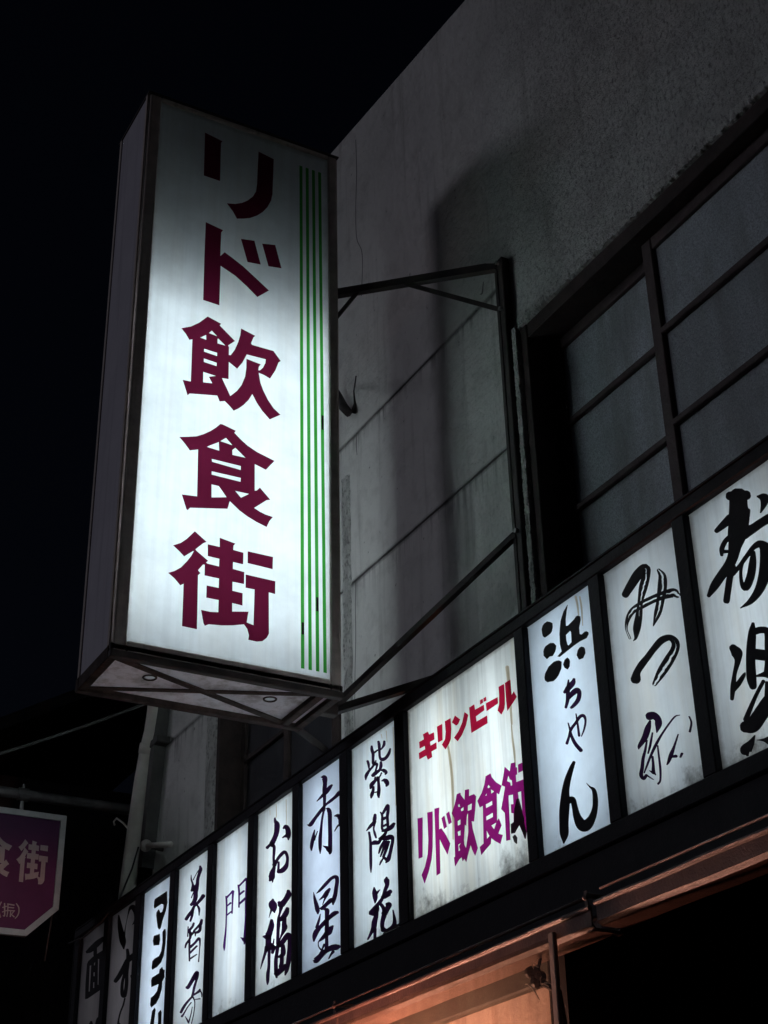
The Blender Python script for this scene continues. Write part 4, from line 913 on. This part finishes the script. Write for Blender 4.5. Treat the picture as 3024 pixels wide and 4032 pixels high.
# ------------------------------------------------------------------ clear wind sheet under the gutter
ws = empty('wind_screen', (-0.352, 4.9, 1.2), 'hazy clear plastic wind sheet with pale edge strip hanging below the gutter', 'screen')
part('sheet', M['sheet'], ws, (-0.353, 3.80, 1.0), (-0.350, 7.4, 2.735))
part('edge_strip', M['cream'], ws, (-0.362, 3.772, 1.0), (-0.346, 3.799, 2.745), 0.003)
wad = MB(); rr = random.Random(11)
for k in range(9): wad.ball((-0.30 + rr.uniform(-.012, .012), 3.955 + rr.uniform(-.022, .022), 2.655 + rr.uniform(-.020, .020)), rr.uniform(.012, .022), 7, 5, (1, 1, rr.uniform(.7, 1.1)))
wd0 = wad.build('lump', M['cable'], None)
tw = empty('tape_bundle', (-0.30, 3.955, 2.62), 'black taped cable bundle with frayed ends behind the plastic sheet', 'cable bundle')
WORLD[tw.name] = Vector((-0.30, 3.955, 2.62)); wd0.parent = tw; wd0.location = WORLD[wd0.name] - WORLD[tw.name]
fr = MB()
for k in range(9):
    p = Vector((-0.31, 3.945 + rr.uniform(-.04, .03), 2.655 + rr.choice((-.025, .025)))); q = p + Vector((rr.uniform(-.01, .01), rr.uniform(-.045, .03), rr.uniform(-.05, .03)))
    fr.tube([p, p.lerp(q, .5) + Vector((0, .004, .006)), q], [.0022, .0018, .0012], 5)
fr.build('frayed_tape', M['pvc'], tw)
MB().tube([(-0.298, 3.94, 2.64), (-0.29, 3.87, 2.60), (-0.275, 3.84, 2.3), (-0.275, 3.84, 1.0)], 0.012, 8).build('cable_tail', M['cable'], tw, smooth=True)
MB().bar((-0.30, 3.955, 2.67), (-0.285, 3.955, 2.714), .012, .004, (0, 1, 0)).build('hook', M['cable'], tw)

# warm lamp on the entrance, just below the picture
lp = empty('entrance_lamp', (-0.43, 4.90, 2.05), 'warm incandescent entrance lamp below the gutter, glow only in view', 'lamp')
bm_, nt, nd, lk = new_mat('warm_bulb'); b = nd['Principled BSDF']
b.inputs['Emission Color'].default_value = (1.0, 0.44, 0.31, 1); b.inputs['Emission Strength'].default_value = 6000
MB().ball((-0.430, 4.90, 2.25), 0.020, 12, 8).build('bulb', bm_, lp, smooth=True)
MB().box((-0.82, 4.65, 2.530), (-0.388, 5.40, 2.535)).box((-0.825, 4.65, 2.05), (-0.821, 5.40, 2.5295)).build('light_shield', M['iron'], lp)  # added shield, keeps the lamp's light off the sign and upper wall
MB().tube([(-0.356, 4.90, 2.06), (-0.43, 4.90, 2.06)], 0.012, 8).tube([(-0.43, 4.90, 2.05), (-0.43, 4.90, 2.228)], 0.016, 10).bar((-0.43, 4.90, 2.08), (-0.823, 4.90, 2.11), .02, .004).build('lamp_arm', M['iron'], lp)

# ------------------------------------------------------------------ purple hanging sign on its pipe
PY = 8.50
ps = empty('hanging_sign', (-0.83, PY, 3.79), 'purple six-sided board sign in steel frame hanging at left edge', 'sign')
ox = [(-1.27, 4.500), (-0.392, 4.500), (-0.396, 3.958), (-0.566, 3.794), (-1.09, 3.794), (-1.265, 3.958)]
fr_w = 0.033
cx_, cz_ = -0.83, 4.15
def inset(p, d):
    n = len(p); out = []
    for i in range(n):
        a, b, c = (Vector(p[(i+k-1) % n]) for k in range(3))
        e0 = (b - a).normalized(); e1 = (c - b).normalized()
        n0 = Vector((e0.y, -e0.x)); n1 = Vector((e1.y, -e1.x)); m = (n0 + n1).normalized()
        out.append(tuple(b + m * (d / max(.3, m.dot(n0)))))
    return out
inn = inset(ox, fr_w)
mb = MB(); n = len(ox)
mb.add([(x, PY, z) for x, z in inn] + [(x, PY+.012, z) for x, z in inn], [tuple(range(n)), tuple(range(2*n-1, n-1, -1))])
pb = mb.build('board', M['purple'], ps)
for i in range(n):
    j = (i + 1) % n; q = [ox[i], ox[j], inn[j], inn[i]]
    vs = [(x, PY-.010, z) for x, z in q] + [(x, PY+.022, z) for x, z in q]
    MB().add(vs, [(3,2,1,0),(4,5,6,7),(0,1,5,4),(1,2,6,5),(2,3,7,6),(3,0,4,7)]).build('frame_bar', M['steel'], ps)
bp = Board('y', PY, (0, -1, 0))
def copy_glyph(idx, x0, x1, z0, z1, parent, mat):
    sheet, polys = BIG[idx]
    P3 = [[bs.pt(sheet[0] + a / sheet[2], sheet[1] + b / sheet[2]) for a, b in q] for q in polys]
    xs = [p.x for q in P3 for p in q]; zz = [p.z for q in P3 for p in q]
    f = lambda p: Vector((x0 + (p.x - min(xs)) / (max(xs) - min(xs)) * (x1 - x0), PY, z0 + (p.z - min(zz)) / (max(zz) - min(zz)) * (z1 - z0)))
    outline([[f(p) for p in q] for q in P3], Vector((0, -1, 0)), mat, parent, 'character', 0.0015)
copy_glyph(4, -0.660, -0.480, 4.090, 4.335, pb, M['pale_print'])
copy_glyph(3, -0.875, -0.690, 4.105, 4.350, pb, M['pale_print'])
copy_glyph(2, -1.085, -0.900, 4.105, 4.350, pb, M['pale_print'])
char_strokes(bp, ZP, SHIN, M['pale_print'], pb)
for x in (-0.655, -1.03):
    MB().tube([(x, PY+.006, 4.49), (x, PY+.006, 4.575)], 0.011, 8).build('hanger_rod', M['steel'], ps, smooth=True)

pp = empty('sign_pipe', (0.0, PY, 4.59), 'galvanised horizontal pipe carrying the purple sign', 'pipe')
MB().tube([(0.10, PY, 4.592), (-1.45, PY, 4.592)], 0.031, 12).build('pipe', M['galv'], pp, smooth=True)
for x in (-0.655, -1.03):
    MB().tube([(x+.03, PY, 4.592), (x-.03, PY, 4.592)], 0.038, 12).tube([(x, PY, 4.63), (x, PY, 4.655)], 0.007, 6).build('clamp', M['galv'], pp)

# ------------------------------------------------------------------ pipes and cables at the far pillar
dp = empty('drain_pipe', (-0.05, 8.3, 3.5), 'pale grey bent drain pipe running up the far pillar', 'pipe')
P_ = lambda px, py, x: tuple(on_x(px, py, x))
pts = [P_(618, 2700, -.07), P_(612, 2800, -.07), P_(600, 2880, -.07), P_(583, 2950, -.07), P_(560, 3080, -.07), P_(535, 3250, -.07), P_(508, 3450, -.07), P_(490, 3620, -.07)]
MB().tube(pts, 0.048, 14).build('pipe', M['pvc'], dp, smooth=True)
a = Vector(pts[3]); d = (Vector(pts[4]) - a).normalized()
MB().tube([a - d*.03, a + d*.03], 0.053, 14).build('collar', M['pvc'], dp, smooth=True)
MB().bar(a + Vector((0.02, 0, 0)), (0.0, a.y - .06, a.z), .03, .004).build('pipe_strap', M['pipe_dark'], dp)
ww = empty('downpipe', (-0.04, 7.95, 3.5), 'dark square downpipe between drain pipe and far pillar', 'pipe')
q0, q1 = Vector(P_(649, 2700, -.035)), Vector(P_(575, 3420, -.035))
MB().bar(q0, q1, .075, .062, (1, 0, 0)).build('pipe', M['pipe_dark'], ww)
m0 = q0.lerp(q1, .33); MB().box((m0.x-.046, m0.y-.095, m0.z-.02), (0.0, m0.y+.048, m0.z+.02), .004).build('strap', M['pipe_dark'], ww)
# insulator bracket low on the pillar
ib = empty('insulator_bracket', (-0.05, 8.0, 4.1), 'small grey insulator peg strapped beside the drain pipe', 'insulator')
c = Vector(P_(575, 3330, -.10)); c2 = Vector(P_(672, 3325, -.10))
MB().tube([c, c2], 0.016, 10).build('peg', M['pvc'], ib, smooth=True)
MB().ball(c, 0.034, 10, 8).build('knob', M['pvc'], ib, smooth=True)
MB().tube([c, (0.0, c.y, c.z - .01)], 0.012, 8).build('stem', M['iron'], ib)
def cable(name, pts, r, label, mat='cable'):
    o = MB().tube(pts, r, 6).build(name, M[mat], None, smooth=True); tag(o, label, 'cable'); return o
# drop wire crossing to the left, and thin cables round the pillar
s0, s1 = on_y(-60, 2985, 7.6), on_y(575, 2770, 8.0)
cable('drop_wire', [s0] + [s0.lerp(s1, t) + Vector((0, 0, -.012 * 4 * t * (1 - t))) for t in (.2, .4, .6, .8)] + [s1, Vector((0.0, 8.05, s1.z + .12))], 0.009, 'sagging service wire running left from behind the tall sign', 'pipe_dark')
cable('thin_cable', [P_(545, 3335, -.12), P_(520, 3420, -.12), P_(470, 3540, -.20), P_(400, 3630, -.24), P_(330, 3690, -.24), P_(270, 3715, -.26)], 0.005, 'thin cable drooping from insulator onto far end of sign row')
cable('hook_wire', [P_(452, 3250, -.05), P_(448, 3235, -.06), P_(460, 3222, -.06), P_(485, 3240, -.05), P_(515, 3275, -.04)], 0.006, 'short hooked wire sticking out beside the drain pipe', 'pvc')
cable('loose_wire', [Vector((-0.42, PY+.02, 3.99)), Vector((-0.424, PY+.03, 3.86)), Vector((-0.44, PY+.03, 3.68))], 0.004, 'thin cord dangling under the purple sign')

# neighbouring dark house beyond the far end of the row
nb = empty('neighbour_house', (0.2, 12.5, 0), 'barely visible dark house beyond the purple sign', 'house')
part('wall', M['dark_wall'], nb, (-0.6, 11.0, 0), (5, 15, 5.6))
mb = MB(); mb.add([(-1.2, 10.4, 5.2), (-1.2, 15.5, 5.2), (2.2, 15.5, 7.2), (2.2, 10.4, 7.2), (-1.2, 10.4, 5.3), (-1.2, 15.5, 5.3), (2.2, 15.5, 7.3), (2.2, 10.4, 7.3)],
       [(3,2,1,0),(4,5,6,7),(0,1,5,4),(1,2,6,5),(2,3,7,6),(3,0,4,7)]); mb.build('roof', M['dark_wall'], nb)
